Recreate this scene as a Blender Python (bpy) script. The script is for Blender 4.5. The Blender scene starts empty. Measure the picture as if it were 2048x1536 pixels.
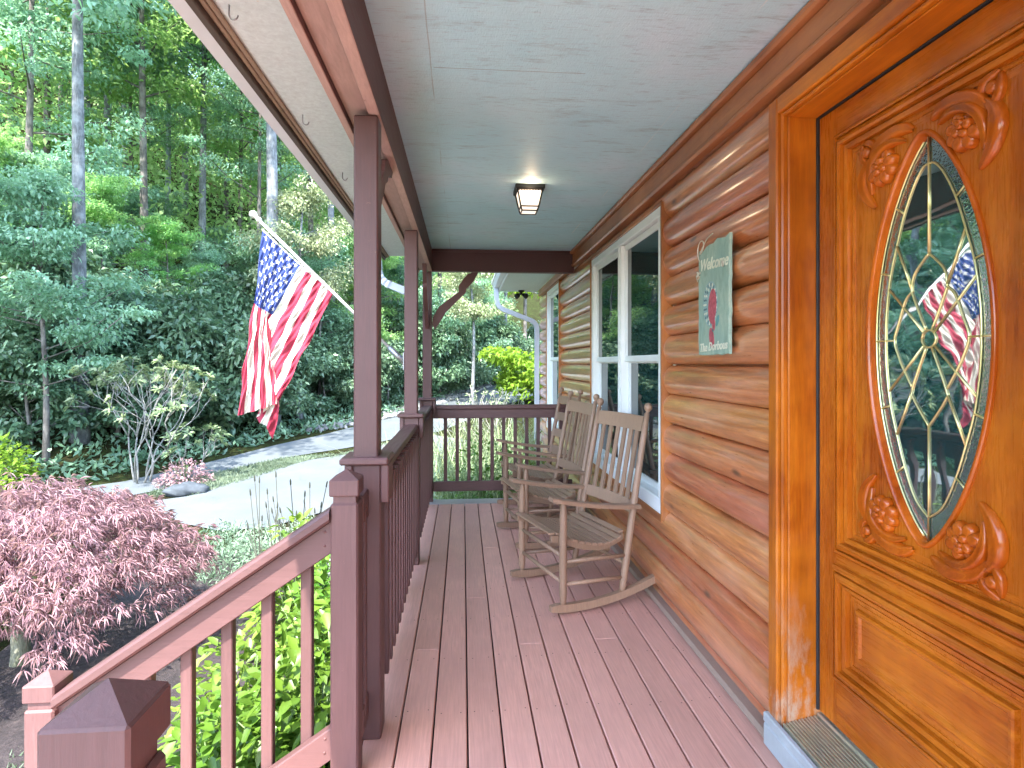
import bpy, bmesh, math, random
import numpy as np
from mathutils import Vector, Matrix, Quaternion
R = math.radians
scene = bpy.context.scene
col = scene.collection
rng = np.random.default_rng(7)
random.seed(7)

# ------------------------------------------------------------------ helpers
class MB:
    """collects shapes and links them as one mesh object"""
    def __init__(s): s.v = []; s.f = []; s.sm = []; s.mi = []
    def add(s, vs, fs, smooth=False, mi=0):
        o = len(s.v); s.v += [tuple(p) for p in vs]
        for f in fs: s.f.append(tuple(o + i for i in f)); s.sm.append(smooth); s.mi.append(mi)
    def box(s, x0, x1, y0, y1, z0, z1, b=0.003, mi=0, M=None):
        lo = (x0, y0, z0); hi = (x1, y1, z1)
        b = min(b, 0.45*min(hi[i]-lo[i] for i in range(3)))
        vs = []; ix = {}
        for sx in (0, 1):
            for sy in (0, 1):
                for sz in (0, 1):
                    c = [(lo, hi)[q][i] for i, q in enumerate((sx, sy, sz))]
                    sg = [1 if q == 0 else -1 for q in (sx, sy, sz)]
                    for a in range(3):
                        p = [c[i] + (0 if i == a else sg[i]*b) for i in range(3)]
                        ix[(sx, sy, sz, a)] = len(vs); vs.append(p)
        fs = []
        def k(t, a): return ix[(t[0], t[1], t[2], a)]
        for a in range(3):
            u, w = (a+1) % 3, (a+2) % 3
            for q in (0, 1):
                def t(i, j):
                    r = [0, 0, 0]; r[a] = q; r[u] = i; r[w] = j; return r
                fc = [k(t(0, 0), a), k(t(1, 0), a), k(t(1, 1), a), k(t(0, 1), a)]
                fs.append(fc if q else fc[::-1])
            for i in (0, 1):
                for j in (0, 1):
                    A = [0, 0, 0]; B = [0, 0, 0]
                    A[a] = 0; B[a] = 1; A[u] = B[u] = i; A[w] = B[w] = j
                    fc = [k(A, u), k(B, u), k(B, w), k(A, w)]
                    fs.append(fc if i == j else fc[::-1])
        for sx in (0, 1):
            for sy in (0, 1):
                for sz in (0, 1):
                    fc = [ix[(sx, sy, sz, a)] for a in range(3)]
                    fs.append(fc if (sx+sy+sz) % 2 else fc[::-1])
        if M is not None: vs = [M @ Vector(p) for p in vs]
        s.add(vs, fs, False, mi)
        return s
    def tube(s, pts, rad, n=8, mi=0, cap=True, smooth=True, flat=1.0):
        pts = [Vector(p) for p in pts]
        if not hasattr(rad, '__len__'): rad = [rad]*len(pts)
        t0 = (pts[1]-pts[0]).normalized()
        up = Vector((0, 0, 1)) if abs(t0.z) < .9 else Vector((1, 0, 0))
        nx = t0.cross(up).normalized(); vs = []; fs = []
        for i, p in enumerate(pts):
            t = (pts[min(i+1, len(pts)-1)] - pts[max(i-1, 0)]).normalized()
            nx = (nx - t*nx.dot(t)).normalized(); ny = t.cross(nx)
            for j in range(n):
                a = 2*math.pi*j/n
                vs.append(p + nx*math.cos(a)*rad[i] + ny*math.sin(a)*rad[i]*flat)
        for i in range(len(pts)-1):
            for j in range(n):
                j2 = (j+1) % n
                fs.append((i*n+j, i*n+j2, (i+1)*n+j2, (i+1)*n+j))
        s.add(vs, fs, smooth, mi)
        if cap:
            o = len(s.v) - len(vs)
            s.f.append(tuple(o+j for j in range(n))[::-1]); s.sm.append(False); s.mi.append(mi)
            e = o + (len(pts)-1)*n
            s.f.append(tuple(e+j for j in range(n))); s.sm.append(False); s.mi.append(mi)
        return s
    def lathe(s, prof, c, axis=Vector((0, 0, 1)), n=14, mi=0):
        axis = Vector(axis).normalized(); q = Vector((0, 0, 1)).rotation_difference(axis)
        vs = []; fs = []
        for r, h in prof:
            for j in range(n):
                a = 2*math.pi*j/n
                vs.append(Vector(c) + q @ Vector((r*math.cos(a), r*math.sin(a), h)))
        for i in range(len(prof)-1):
            for j in range(n):
                fs.append((i*n+j, i*n+(j+1) % n, (i+1)*n+(j+1) % n, (i+1)*n+j))
        s.add(vs, fs, True, mi); return s
    def prism(s, poly, axis, a0, a1, mi=0):
        """2D polygon extruded along an axis; poly order gives the two other axes"""
        n = len(poly); vs = []
        for a in (a0, a1):
            for p in poly:
                if axis == 0: vs.append((a, p[0], p[1]))
                elif axis == 1: vs.append((p[0], a, p[1]))
                else: vs.append((p[0], p[1], a))
        fs = [tuple(range(n)), tuple(range(2*n-1, n-1, -1))]
        for i in range(n): fs.append((i, (i+1) % n, n+(i+1) % n, n+i))
        s.add(vs, fs, False, mi); return s
    def build(s, name, mat, parent=None, recalc=True):
        me = bpy.data.meshes.new(name)
        me.from_pydata(s.v, [], s.f)
        me.polygons.foreach_set('use_smooth', s.sm)
        me.polygons.foreach_set('material_index', s.mi)
        for m in (mat if isinstance(mat, (list, tuple)) else [mat]): me.materials.append(m)
        if recalc:
            bm = bmesh.new(); bm.from_mesh(me)
            bmesh.ops.recalc_face_normals(bm, faces=bm.faces); bm.to_mesh(me); bm.free()
        me.update()
        o = bpy.data.objects.new(name, me); col.objects.link(o)
        if parent is not None: hang(o, parent)
        return o

def hang(o, parent):
    o.parent = parent
    p = parent; off = Vector((0, 0, 0))
    while p is not None: off += p.location; p = p.parent
    o.location = -off

def thing(name, label, cat, loc=(0, 0, 0), rz=0, group=None):
    o = bpy.data.objects.new(name, None); col.objects.link(o)
    o.empty_display_size = .1
    o.location = loc; o.rotation_euler = (0, 0, rz)
    return tag(o, label, cat, group)
def tag(o, label, cat, group=None, kind=None):
    if label: o['label'] = label
    if cat: o['category'] = cat
    if group: o['group'] = group
    if kind: o['kind'] = kind
    return o
def structure(o): o['kind'] = 'structure'; return o
def dup(root, loc, rz=0, label=None, sc=1.0, mats=None):
    r = root.copy(); col.objects.link(r); r.location = loc; r.rotation_euler = (0, 0, rz); r.scale = (sc,)*3
    if label: r['label'] = label
    for ch in list(root.children):
        c = ch.copy(); col.objects.link(c); c.parent = r
        for g in list(ch.children):
            d = g.copy(); col.objects.link(d); d.parent = c
    return r

# ------------------------------------------------------------------ materials
class N:
    def __init__(s, name):
        s.m = bpy.data.materials.new(name); s.m.use_nodes = True
        s.t = s.m.node_tree; s.b = s.t.nodes['Principled BSDF']; s.out = s.t.nodes['Material Output']
    def n(s, typ, **kw):
        x = s.t.nodes.new(typ)
        for k, v in kw.items(): setattr(x, k, v)
        return x
    def l(s, a, b): s.t.links.new(a, b)
    def coord(s, scale=(1, 1, 1), kind='Object', rot=(0, 0, 0)):
        tc = s.n('ShaderNodeTexCoord'); mp = s.n('ShaderNodeMapping')
        mp.inputs['Scale'].default_value = scale; mp.inputs['Rotation'].default_value = rot
        s.l(tc.outputs[kind], mp.inputs[0]); return mp.outputs[0]
    def noise(s, vec, scale, detail=4, rough=.6, dist=0):
        x = s.n('ShaderNodeTexNoise'); x.inputs['Scale'].default_value = scale
        x.inputs['Detail'].default_value = detail; x.inputs['Roughness'].default_value = rough
        x.inputs['Distortion'].default_value = dist
        if vec: s.l(vec, x.inputs['Vector'])
        return x.outputs['Fac']
    def ramp(s, fac, stops):
        x = s.n('ShaderNodeValToRGB'); e = x.color_ramp.elements
        while len(e) < len(stops): e.new(.5)
        for i, (p, c) in enumerate(stops):
            e[i].position = p; e[i].color = (c[0], c[1], c[2], 1)
        s.l(fac, x.inputs[0]); return x.outputs[0]
    def mix(s, fac, a, b, mode='MIX'):
        x = s.n('ShaderNodeMix', data_type='RGBA', blend_type=mode)
        for sock, v in ((x.inputs[0], fac), (x.inputs[6], a), (x.inputs[7], b)):
            if hasattr(v, 'is_output'): s.l(v, sock)
            elif isinstance(v, (int, float)): sock.default_value = v
            else: sock.default_value = (v[0], v[1], v[2], 1)
        return x.outputs[2]
    def math(s, op, a, b=0.0, c=None):
        x = s.n('ShaderNodeMath', operation=op)
        for i, v in enumerate((a, b) if c is None else (a, b, c)):
            if hasattr(v, 'is_output'): s.l(v, x.inputs[i])
            else: x.inputs[i].default_value = v
        return x.outputs[0]
    def bump(s, h, strength=.3, dist=.004):
        x = s.n('ShaderNodeBump'); x.inputs['Strength'].default_value = strength
        x.inputs['Distance'].default_value = dist
        s.l(h, x.inputs['Height']); s.l(x.outputs[0], s.b.inputs['Normal']); return x
    def set(s, **kw):
        for k, v in kw.items():
            sock = s.b.inputs[k.replace('_', ' ')]
            if hasattr(v, 'is_output'): s.l(v, sock)
            elif isinstance(v, (tuple, list)): sock.default_value = (v[0], v[1], v[2], 1)
            else: sock.default_value = v
        return s

def sc3(c, k): return tuple(min(1, q*k) for q in c)
def painted(name, c, stretch=(1, 1, 1), rough=.5, var=.25, grain=40, wear=None, bump=.25, spec=.4):
    """painted timber: slight tone drift, long grain, worn specks"""
    n = N(name); v = n.coord(stretch); w = n.coord()
    a = n.noise(w, 2.2, 5, .6); b = n.noise(v, grain, 5, .65, .3)
    base = n.ramp(a, [(.3, sc3(c, 1-var)), (.5, c), (.72, sc3(c, 1+var))])
    base = n.mix(n.ramp(b, [(.3, (0, 0, 0)), (.7, (1, 1, 1))]), sc3(c, .78), base, 'MIX')
    oi = n.n('ShaderNodeObjectInfo')
    hv = n.n('ShaderNodeHueSaturation'); n.l(base, hv.inputs['Color'])
    n.l(n.math('MULTIPLY_ADD', oi.outputs['Random'], .24, .88), hv.inputs['Value'])
    base = hv.outputs[0]
    if wear:
        sp = n.noise(w, 28, 6, .75); base = n.mix(n.ramp(sp, [(.66, (0, 0, 0)), (.74, (1, 1, 1))]), base, wear)
    n.set(Base_Color=base, Roughness=n.math('MULTIPLY_ADD', b, .3, rough-.15)); n.b.inputs['Specular IOR Level'].default_value = spec
    n.bump(b, bump, .003)
    return n.m

def log_stain():
    n = N('stained_log_siding')
    tc = n.n('ShaderNodeTexCoord'); sep = n.n('ShaderNodeSeparateXYZ'); n.l(tc.outputs['Object'], sep.inputs[0])
    row = n.math('FLOOR', n.math('DIVIDE', n.math('ADD', sep.outputs['Z'], -.049), .161))
    wn = n.n('ShaderNodeTexWhiteNoise', noise_dimensions='1D'); n.l(row, wn.inputs['W'])
    # each course is its own board: shift the grain along it
    cb = n.n('ShaderNodeCombineXYZ'); n.l(n.math('MULTIPLY', sep.outputs['X'], 3), cb.inputs[0])
    n.l(n.math('MULTIPLY_ADD', wn.outputs['Value'], 9.0, n.math('MULTIPLY', sep.outputs['Y'], .9)), cb.inputs[1])
    n.l(n.math('MULTIPLY', sep.outputs['Z'], 14), cb.inputs[2])
    g = n.noise(cb.outputs[0], 2.0, 8, .68, .8)
    g2 = n.noise(cb.outputs[0], 9.0, 6, .7, .2)
    big = n.noise(n.coord((1, 1.2, 4)), 1.1, 4, .6)
    c = n.ramp(g, [(.20, (.12, .032, .009)), (.38, (.38, .112, .030)), (.54, (.57, .188, .056)), (.74, (.72, .31, .115))])
    c = n.mix(n.ramp(g2, [(.34, (0, 0, 0)), (.62, (1, 1, 1))]), n.mix(.5, c, (.24, .085, .028)), c)
    grey = n.ramp(big, [(.46, (0, 0, 0)), (.72, (.55, .55, .55))])
    c = n.mix(grey, c, (.62, .29, .185))
    hv = n.n('ShaderNodeHueSaturation'); n.l(c, hv.inputs['Color']); n.l(n.math('MULTIPLY_ADD', wn.outputs['Value'], .26, .92), hv.inputs['Value'])
    n.l(n.math('MULTIPLY_ADD', wn.outputs['Value'], .02, .487), hv.inputs['Hue'])
    vo = n.n('ShaderNodeTexVoronoi'); vo.inputs['Scale'].default_value = 1.0
    cb2 = n.n('ShaderNodeCombineXYZ'); n.l(n.math('MULTIPLY', sep.outputs['Y'], 2.6), cb2.inputs[1]); n.l(n.math('MULTIPLY', sep.outputs['Z'], 7), cb2.inputs[2])
    n.l(cb2.outputs[0], vo.inputs['Vector'])
    c = n.mix(n.ramp(vo.outputs['Distance'], [(.06, (1, 1, 1)), (.14, (0, 0, 0))]), hv.outputs[0], (.11, .04, .016))
    n.set(Base_Color=c, Roughness=n.math('MULTIPLY_ADD', g2, .22, .20))
    n.b.inputs['Specular IOR Level'].default_value = .8
    n.b.inputs['Coat Weight'].default_value = 1.0; n.b.inputs['Coat IOR'].default_value = 1.85; n.b.inputs['Coat Roughness'].default_value = .14
    n.bump(n.math('ADD', g, n.math('MULTIPLY', g2, .5)), .35, .004)
    return n.m

def varnish(name, stretch, dark, mid, light, rough=.28, worn=None):
    n = N(name); v = n.coord(stretch); g = n.noise(v, 3.0, 8, .66, .9); f = n.noise(v, 16, 6, .7, .2)
    b = n.noise(n.coord(), 2.4, 4, .6)
    c = n.ramp(g, [(.25, dark), (.5, mid), (.75, light)])
    c = n.mix(n.ramp(f, [(.35, (0, 0, 0)), (.6, (1, 1, 1))]), n.mix(.45, c, dark), c)
    c = n.mix(n.ramp(b, [(.35, (0, 0, 0)), (.7, (.75, .75, .75))]), c, sc3(light, 1.1))
    c = n.mix(n.ramp(n.noise(n.coord((1, 1, .6)), 1.7, 4, .6), [(.5, (0, 0, 0)), (.72, (.7, .7, .7))]), c, sc3(dark, 1.35))
    if worn:
        w = n.noise(n.coord((1, 1, .35)), 7, 7, .75)
        tc = n.n('ShaderNodeTexCoord'); sp = n.n('ShaderNodeSeparateXYZ'); n.l(tc.outputs['Object'], sp.inputs[0])
        low = n.ramp(sp.outputs['Z'], [(.1, (1, 1, 1)), (.62, (0, 0, 0))])
        c = n.mix(n.math('MULTIPLY', low, n.ramp(w, [(.5, (0, 0, 0)), (.62, (.8, .8, .8))])), c, worn)
    n.set(Base_Color=c, Roughness=n.math('MULTIPLY_ADD', f, .2, rough-.08))
    n.b.inputs['Coat Weight'].default_value = .25; n.b.inputs['Coat Roughness'].default_value = .16; n.b.inputs['Specular IOR Level'].default_value = .35
    n.bump(f, .18, .002)
    return n.m

def plain(name, c, rough=.5, metal=0, spec=.5, var=.12, scale=14, bump=.1):
    n = N(name); a = n.noise(n.coord(), scale, 5, .65)
    n.set(Base_Color=n.ramp(a, [(.3, sc3(c, 1-var)), (.7, sc3(c, 1+var))]), Roughness=rough, Metallic=metal)
    n.b.inputs['Specular IOR Level'].default_value = spec
    if bump: n.bump(a, bump, .002)
    return n.m

def leaf(name, dark, light, trans=.35, rough=.45, tint=.35, spec=.4):
    """leaf: tone varies per leaf ('var' attribute) and per plant"""
    n = N(name)
    at = n.n('ShaderNodeAttribute', attribute_name='var')
    c = n.ramp(at.outputs['Fac'], [(0, dark), (.55, tuple((a+b)/2 for a, b in zip(dark, light))), (1, light)])
    oi = n.n('ShaderNodeObjectInfo'); hv = n.n('ShaderNodeHueSaturation'); n.l(c, hv.inputs['Color'])
    n.l(n.math('MULTIPLY_ADD', oi.outputs['Random'], tint, 1-tint/2), hv.inputs['Value'])
    n.l(n.math('MULTIPLY_ADD', oi.outputs['Random'], .05, .475), hv.inputs['Hue'])
    n.set(Base_Color=hv.outputs[0], Roughness=rough); n.b.inputs['Specular IOR Level'].default_value = spec
    tr = n.n('ShaderNodeBsdfTranslucent'); n.l(n.mix(.5, hv.outputs[0], (light[0]*1.1, light[1]*1.25, light[2]*.8)), tr.inputs[0])
    ms = n.n('ShaderNodeMixShader'); ms.inputs[0].default_value = trans
    n.l(n.b.outputs[0], ms.inputs[1]); n.l(tr.outputs[0], ms.inputs[2]); n.l(ms.outputs[0], n.out.inputs[0])
    return n.m

def bark(name, a, b):
    n = N(name); v = n.coord((1, 1, .22)); g = n.noise(v, 22, 7, .7, .6); p = n.noise(n.coord(), 3.5, 5, .6)
    c = n.ramp(g, [(.3, sc3(a, .5)), (.52, a), (.72, b)])
    c = n.mix(n.ramp(p, [(.45, (0, 0, 0)), (.65, (.7, .7, .7))]), c, sc3(b, 1.15))
    n.set(Base_Color=c, Roughness=.85); n.bump(g, .8, .02); return n.m

M = {}
BR = (.118, .058, .056)
M['brown'] = painted('brown_painted_timber', BR, (12, 12, .8), .5, .18, 9, (.19, .10, .08))
M['brown_y'] = painted('brown_painted_board', BR, (12, .8, 12), .5, .18, 9, (.19, .10, .08))
M['brown_x'] = painted('brown_painted_crossboard', BR, (.8, 12, 12), .5, .18, 9)
M['brown_dk'] = painted('dark_brown_painted_beam', (.12, .052, .048), (12, .8, 12), .55, .2, 9)
M['under'] = painted('weathered_beam_plywood', (.48, .32, .28), (10, 1.4, 10), .7, .15, 8, (.13, .06, .045), .4)
M['deck'] = painted('brown_deck_paint', (.63, .34, .275), (16, .7, 16), .52, .12, 9, (.66, .43, .38), .25, .45)
M['nail'] = plain('rusty_nail', (.06, .035, .03), .6)
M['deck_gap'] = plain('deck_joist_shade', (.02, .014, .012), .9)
M['ceil'] = None
M['white'] = plain('white_vinyl', (.78, .80, .80), .35, 0, .5, .03, 10, .03)
M['soffit'] = painted('cream_soffit_paint', (.63, .72, .73), (6, 6, 6), .6, .05, 9, (.60, .54, .45), .15)
M['gutter'] = plain('white_aluminium_gutter', (.66, .68, .72), .38, 0, .5, .06, 5, .03)
M['greyblue'] = plain('grey_aluminium_downspout', (.42, .47, .55), .4, .2, .5, .08, 5, .03)
M['oldwood'] = painted('weathered_fascia_wood', (.30, .22, .155), (10, 1, 10), .75, .25, 9, (.12, .09, .07))
M['darkstrip'] = painted('dark_fascia_underside', (.10, .08, .068), (10, 1, 10), .75, .25, 9)
M['log'] = log_stain()
M['trim'] = varnish('stained_wood_trim', (7, .7, 7), (.20, .065, .025), (.36, .125, .045), (.50, .20, .075), .4)
M['trimv'] = varnish('stained_wood_trim_upright', (7, 7, .7), (.16, .052, .016), (.32, .105, .026), (.46, .17, .045), .4)
DW = ((.16, .022, .001), (.37, .072, .003), (.57, .175, .012))
M['door_v'] = varnish('varnished_door_wood', (7, 7, .55), *DW, .26)
M['door_h'] = varnish('varnished_door_rail', (7, .55, 7), *DW, .26)
M['jamb'] = varnish('worn_varnished_jamb', (7, 7, .6), (.14, .026, .002), (.38, .082, .003), (.58, .18, .012), .3, (.42, .36, .28))
M['jamb_h'] = varnish('varnished_head_jamb', (7, .6, 7), (.18, .034, .002), (.44, .100, .004), (.62, .20, .012), .3)
M['carve'] = varnish('carved_glossy_wood', (9, 9, 3), (.18, .024, .001), (.38, .066, .003), (.52, .13, .010), .16)
M['brass'] = plain('pale_brass_came', (.80, .72, .36), .28, .9, .5, .1, 30, .05)
M['chair'] = painted('brown_grey_chair_paint', (.32, .195, .130), (14, 14, 1.5), .48, .15, 9, (.44, .31, .22), .25, .5)
M['black'] = plain('black_lantern_metal', (.012, .012, .014), .4, .4)
M['steel'] = plain('dull_steel', (.35, .36, .38), .4, .8)
M['rubber'] = plain('black_rubber_gasket', (.012, .013, .016), .6)
M['concrete'] = plain('pale_sill', (.34, .36, .38), .7, 0, .3, .15, 9, .2)
M['gold'] = plain('brass_threshold', (.55, .52, .42), .35, .8, .5, .1, 30, .1)

def ceiling_mat():
    n = N('painted_plywood_ceiling'); w = n.coord(); v = n.coord((3, 22, 1))
    a = n.noise(w, 1.3, 4, .6); b = n.noise(v, 5, 7, .72, .4); st = n.noise(n.coord((1.2, 5, 1)), 2.2, 6, .7)
    c = n.ramp(a, [(.3, (.44, .72, .82)), (.52, (.51, .77, .86)), (.72, (.62, .77, .88))])
    c = n.mix(n.ramp(b, [(.32, (0, 0, 0)), (.46, (1, 1, 1))]), (.40, .56, .64), c)
    m = n.math('MULTIPLY', n.ramp(st, [(.55, (0, 0, 0)), (.7, (1, 1, 1))]), n.ramp(b, [(.46, (.7, .7, .7)), (.6, (.12, .12, .12))]))
    c = n.mix(m, c, (.27, .38, .42))
    # sheet joints and a faint painted seam
    tc = n.n('ShaderNodeTexCoord'); s = n.n('ShaderNodeSeparateXYZ'); n.l(tc.outputs['Object'], s.inputs[0])
    wob = n.math('MULTIPLY', n.noise(w, 3, 3), .014)
    dx = n.math('ABSOLUTE', n.math('SUBTRACT', n.math('ADD', s.outputs['X'], wob), -.113))
    my = n.math('ABSOLUTE', n.math('SUBTRACT', n.math('FLOORED_MODULO', n.math('ADD', s.outputs['Y'], 5.1), 2.44), 0.0))
    dy = n.math('ABSOLUTE', n.math('SUBTRACT', s.outputs['Y'], 2.21))
    broken = n.ramp(n.noise(n.coord((1, .8, 1)), 2.0, 2), [(.47, (1, 1, 1)), (.52, (.12, .12, .12))])
    lx = n.math('MULTIPLY', n.math('LESS_THAN', dx, .0022), broken)
    inx = n.math('MULTIPLY', n.math('GREATER_THAN', s.outputs['X'], -.11), n.math('LESS_THAN', s.outputs['X'], .47))
    ly = n.math('MULTIPLY', n.math('LESS_THAN', dy, .003), inx)
    c = n.mix(n.math('MULTIPLY', n.math('MAXIMUM', lx, ly), .42), c, (.2, .21, .21))
    ls = n.math('MULTIPLY', n.math('LESS_THAN', n.math('ABSOLUTE', n.math('SUBTRACT', s.outputs['X'], .93)), .003),
                n.ramp(n.noise(n.coord((1, .7, 1)), 1.5, 2), [(.5, (0, 0, 0)), (.55, (.7, .7, .7))]))
    c = n.mix(ls, c, (.8, .82, .82))
    n.set(Base_Color=c, Roughness=.5); n.bump(n.math('ADD', b, n.noise(n.coord((30, 8, 1)), 6, 5, .7)), .5, .004); n.b.inputs['Specular IOR Level'].default_value = .35
    return n.m
M['ceil'] = ceiling_mat()

def glass_mat(name, base, ior, wavy=0, rough=.02):
    n = N(name); n.set(Base_Color=base, Roughness=rough); n.b.inputs['IOR'].default_value = ior
    if wavy: n.bump(n.noise(n.coord((1, 1, 1)), wavy, 2, .5), .5, .0022)
    return n.m
M['pane'] = glass_mat('dark_window_glass', (.006, .026, .028), 1.6, 2.0)
M['bevel'] = glass_mat('bevelled_door_glass', (.01, .05, .055), 5.0, 5.0)
M['textured'] = glass_mat('rippled_door_glass', (.01, .06, .07), 4.6, 120, .05)
# ------------------------------------------------------------------ the log house
house = thing('log_house', 'log sided house with porch roof, varnished front door and white windows', 'house', (1.12, 3.0, 0))

# log siding: rounded courses with the door and window openings left out
COURSE = .161; Z0 = .049
OPEN = [(.86, 1.975, -1, 2.262), (3.125, 4.878, .50, 2.232), (6.55, 7.52, .50, 2.30)]   # y0, y1, z0, z1
def log_x(z):
    q = ((z - Z0)/COURSE) % 1.0
    h = math.sqrt(max(0, 1 - abs(2*q - 1)**2.0))
    return 1.150 - .060*h + (.028 if q < .011 or q > .987 else 0)
def wall_mesh():
    mb = MB()
    ys = sorted({-2.2, 8.28} | {a for o in OPEN for a in o[:2]})
    for y0, y1 in zip(ys, ys[1:]):
        ym = (y0+y1)/2; hole = [o for o in OPEN if o[0] < ym < o[1]]
        zs = {0.0, 2.46}
        k = -1
        while Z0 + k*COURSE < 2.46:
            for q in (0, .008, .014, .035, .08, .15, .25, .37, .5, .63, .75, .85, .92, .965, .984, .990):
                z = Z0 + (k+q)*COURSE
                if 0 <= z < 2.46: zs.add(round(z, 5))
            k += 1
        for o in hole: zs |= {max(0.0, o[2]), o[3]}
        zs = sorted(zs); n = max(2, int((y1-y0)/.35)+1)
        yy = [y0 + (y1-y0)*i/(n-1) for i in range(n)]
        idx = {}; vs = []; fs = []
        for j, z in enumerate(zs):
            for i, y in enumerate(yy):
                c = int((z-Z0)/COURSE)
                w = .0025*math.sin(y*1.7 + c*2.1) + .0015*math.sin(y*5.3+c*4.4)
                idx[(i, j)] = len(vs); vs.append((log_x(z) + w, y, z + .002*math.sin(y*.9+c*3)))
        for j in range(len(zs)-1):
            zm = (zs[j]+zs[j+1])/2
            if any(o[2] < zm < o[3] for o in hole): continue
            for i in range(n-1):
                fs.append((idx[(i, j)], idx[(i, j+1)], idx[(i+1, j+1)], idx[(i+1, j)]))
        mb.add(vs, fs, True)
    # backing and the far end of the wall
    mb.box(1.20, 1.26, -2.2, .85, 0, 2.46, .002); mb.box(1.20, 1.26, 1.98, 3.12, 0, 2.46, .002)
    mb.box(1.20, 1.26, 4.885, 6.54, 0, 2.46, .002); mb.box(1.20, 1.26, 7.525, 8.27, 0, 2.46, .002)
    for a, b in ((3.12, 4.885), (6.54, 7.525)): mb.box(1.20, 1.26, a, b, 0, .49, .002)
    mb.box(1.26, 4.5, 8.20, 8.27, -.9, 2.46, .003)
    mb.box(1.14, 1.24, -2.2, 8.26, -.9, -.004, .003)
    return mb
structure_wall = wall_mesh().build('log_wall', M['log'], house, recalc=False)
# corner stub at the end of the wall (stacked log ends)
mb = MB()
for k in range(16):
    z = Z0 + k*COURSE
    mb.lathe([(.0, 0), (.068, 0), (.076, .006), (.076, .05)], (1.17, 8.345, z+.078), (0, -1, 0), 12)
mb.build('log_end', M['trim'], house)

# frieze: quarter strip, board, bead under the ceiling
mb = MB()
mb.box(1.052, 1.125, -2.2, 5.70, 2.425, 2.458, .008)
mb.box(1.080, 1.125, -2.2, 5.70, 2.335, 2.422, .004)
mb.box(1.066, 1.125, -2.2, 5.70, 2.302, 2.332, .010)
mb.box(1.075, 1.125, 5.80, 8.27, 2.335, 2.386, .004)
mb.box(1.066, 1.125, 5.80, 8.27, 2.302, 2.332, .010)
mb.build('frieze_board', M['trim'], house)
mb = MB(); mb.box(1.062, 1.13, 1.98, 5.72, .004, .034, .012); mb.box(1.062, 1.13, -2.2, .85, .004, .034, .012)
mb.build('base_strip', painted('pale_brown_base_strip', (.36, .25, .20), (10, 1, 10), .5, .1), house)

# ceiling, beams, soffit, gutter, roof
mb = MB(); mb.box(-.32, 1.14, -1.2, 5.74, 2.46, 2.475, .001)
mb.build('porch_ceiling', M['ceil'], house)
mb = MB()
mb.box(-.335, -.300, -1.2, 5.70, 2.245, 2.458, .004)
mb.box(-.452, -.424, -1.2, 5.79, 2.245, 2.455, .004)
mb.build('beam', M['brown_dk'], house).name = 'porch_beam'
mb = MB(); mb.box(-.423, -.336, -1.2, 5.785, 2.262, 2.28, .001)
mb.build('beam_underside', M['under'], house)
mb = MB(); mb.box(-.338, -.299, -1.2, 5.695, 2.2385, 2.2445, .002); mb.box(-.452, -.426, -1.2, 5.79, 2.2385, 2.2445, .002)
mb.build('beam_edge_strip', M['under'], house)
mb = MB(); mb.box(-.334, 1.10, 5.705, 5.79, 2.245, 2.455, .004); mb.box(-.298, 1.075, 5.69, 5.704, 2.43, 2.4585, .003)
mb.build('porch_beam', M['brown_dk'], house)
mb = MB(); mb.box(-.700, -.454, -1.2, 2.731, 2.345, 2.36, .001); mb.box(-.700, -.454, 2.735, 5.50, 2.345, 2.36, .001)
mb.box(-.700, -.454, 5.45, 5.5, 2.362, 2.45, .001)
mb.build('soffit_panel', M['soffit'], house)
mb = MB(); mb.box(-.717, -.7015, -1.2, 5.52, 2.330, 2.40, .003)
mb.box(-.7005, -.684, -1.2, 5.50, 2.334, 2.3445, .003)
mb.build('soffit_trim', M['oldwood'], house)
mb = MB(); mb.box(-.742, -.7185, -1.2, 5.53, 2.314, 2.44, .003)
mb.build('fascia_board', M['darkstrip'], house)
def gutter(mb, x, z, y0, y1, s=1):
    prof = [(0, 0), (0, .095), (-.004, .095), (-.004, .004), (-.062, .004), (-.082, .045), (-.082, .068), (-.098, .075), (-.098, .095), (-.102, .095), (-.102, .070), (-.086, .064), (-.086, .044), (-.064, 0)]
    mb.prism([(x + s*a, z + b) for a, b in prof], 1, y0, y1)
    cap = [(0, 0), (0, .095), (-.102, .095), (-.102, .07), (-.086, .064), (-.086, .044), (-.064, 0)]
    for y in (y0, y1): mb.prism([(x + s*a, z + b) for a, b in cap], 1, y-.0015, y+.0015)
mb = MB(); gutter(mb, -.7435, 2.342, -1.2, 5.56); mb.build('gutter', M['gutter'], house)
# corrugated elbow and downspout from the porch gutter to the corner post
def rect_tube(mb, pts, wx, wy, ripple=0):
    """rectangular pipe swept in the XZ plane"""
    pts = [Vector(p) for p in pts]; vs = []; fs = []
    for i, p in enumerate(pts):
        t = (pts[min(i+1, len(pts)-1)] - pts[max(i-1, 0)]).normalized()
        nrm = Vector((t.z, 0, -t.x)); k = 1 + (ripple if i % 2 else 0)
        for a, b in ((-1, -1), (1, -1), (1, 1), (-1, 1)):
            vs.append(p + nrm*(a*wx/2*k) + Vector((0, b*wy/2*k, 0)))
    for i in range(len(pts)-1):
        for j in range(4): fs.append((i*4+j, i*4+(j+1) % 4, i*4+4+(j+1) % 4, i*4+4+j))
    n = len(vs); fs += [(0, 1, 2, 3), (n-1, n-2, n-3, n-4)]
    mb.add(vs, fs)
def bend(p0, p1, p2, r, n=8):
    p0, p1, p2 = Vector(p0), Vector(p1), Vector(p2); a = (p0-p1).normalized(); b = (p2-p1).normalized()
    s, e = p1+a*r, p1+b*r
    return [s*(1-t)**2 + p1*2*t*(1-t) + e*t*t for t in [i/n for i in range(n+1)]]
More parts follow.
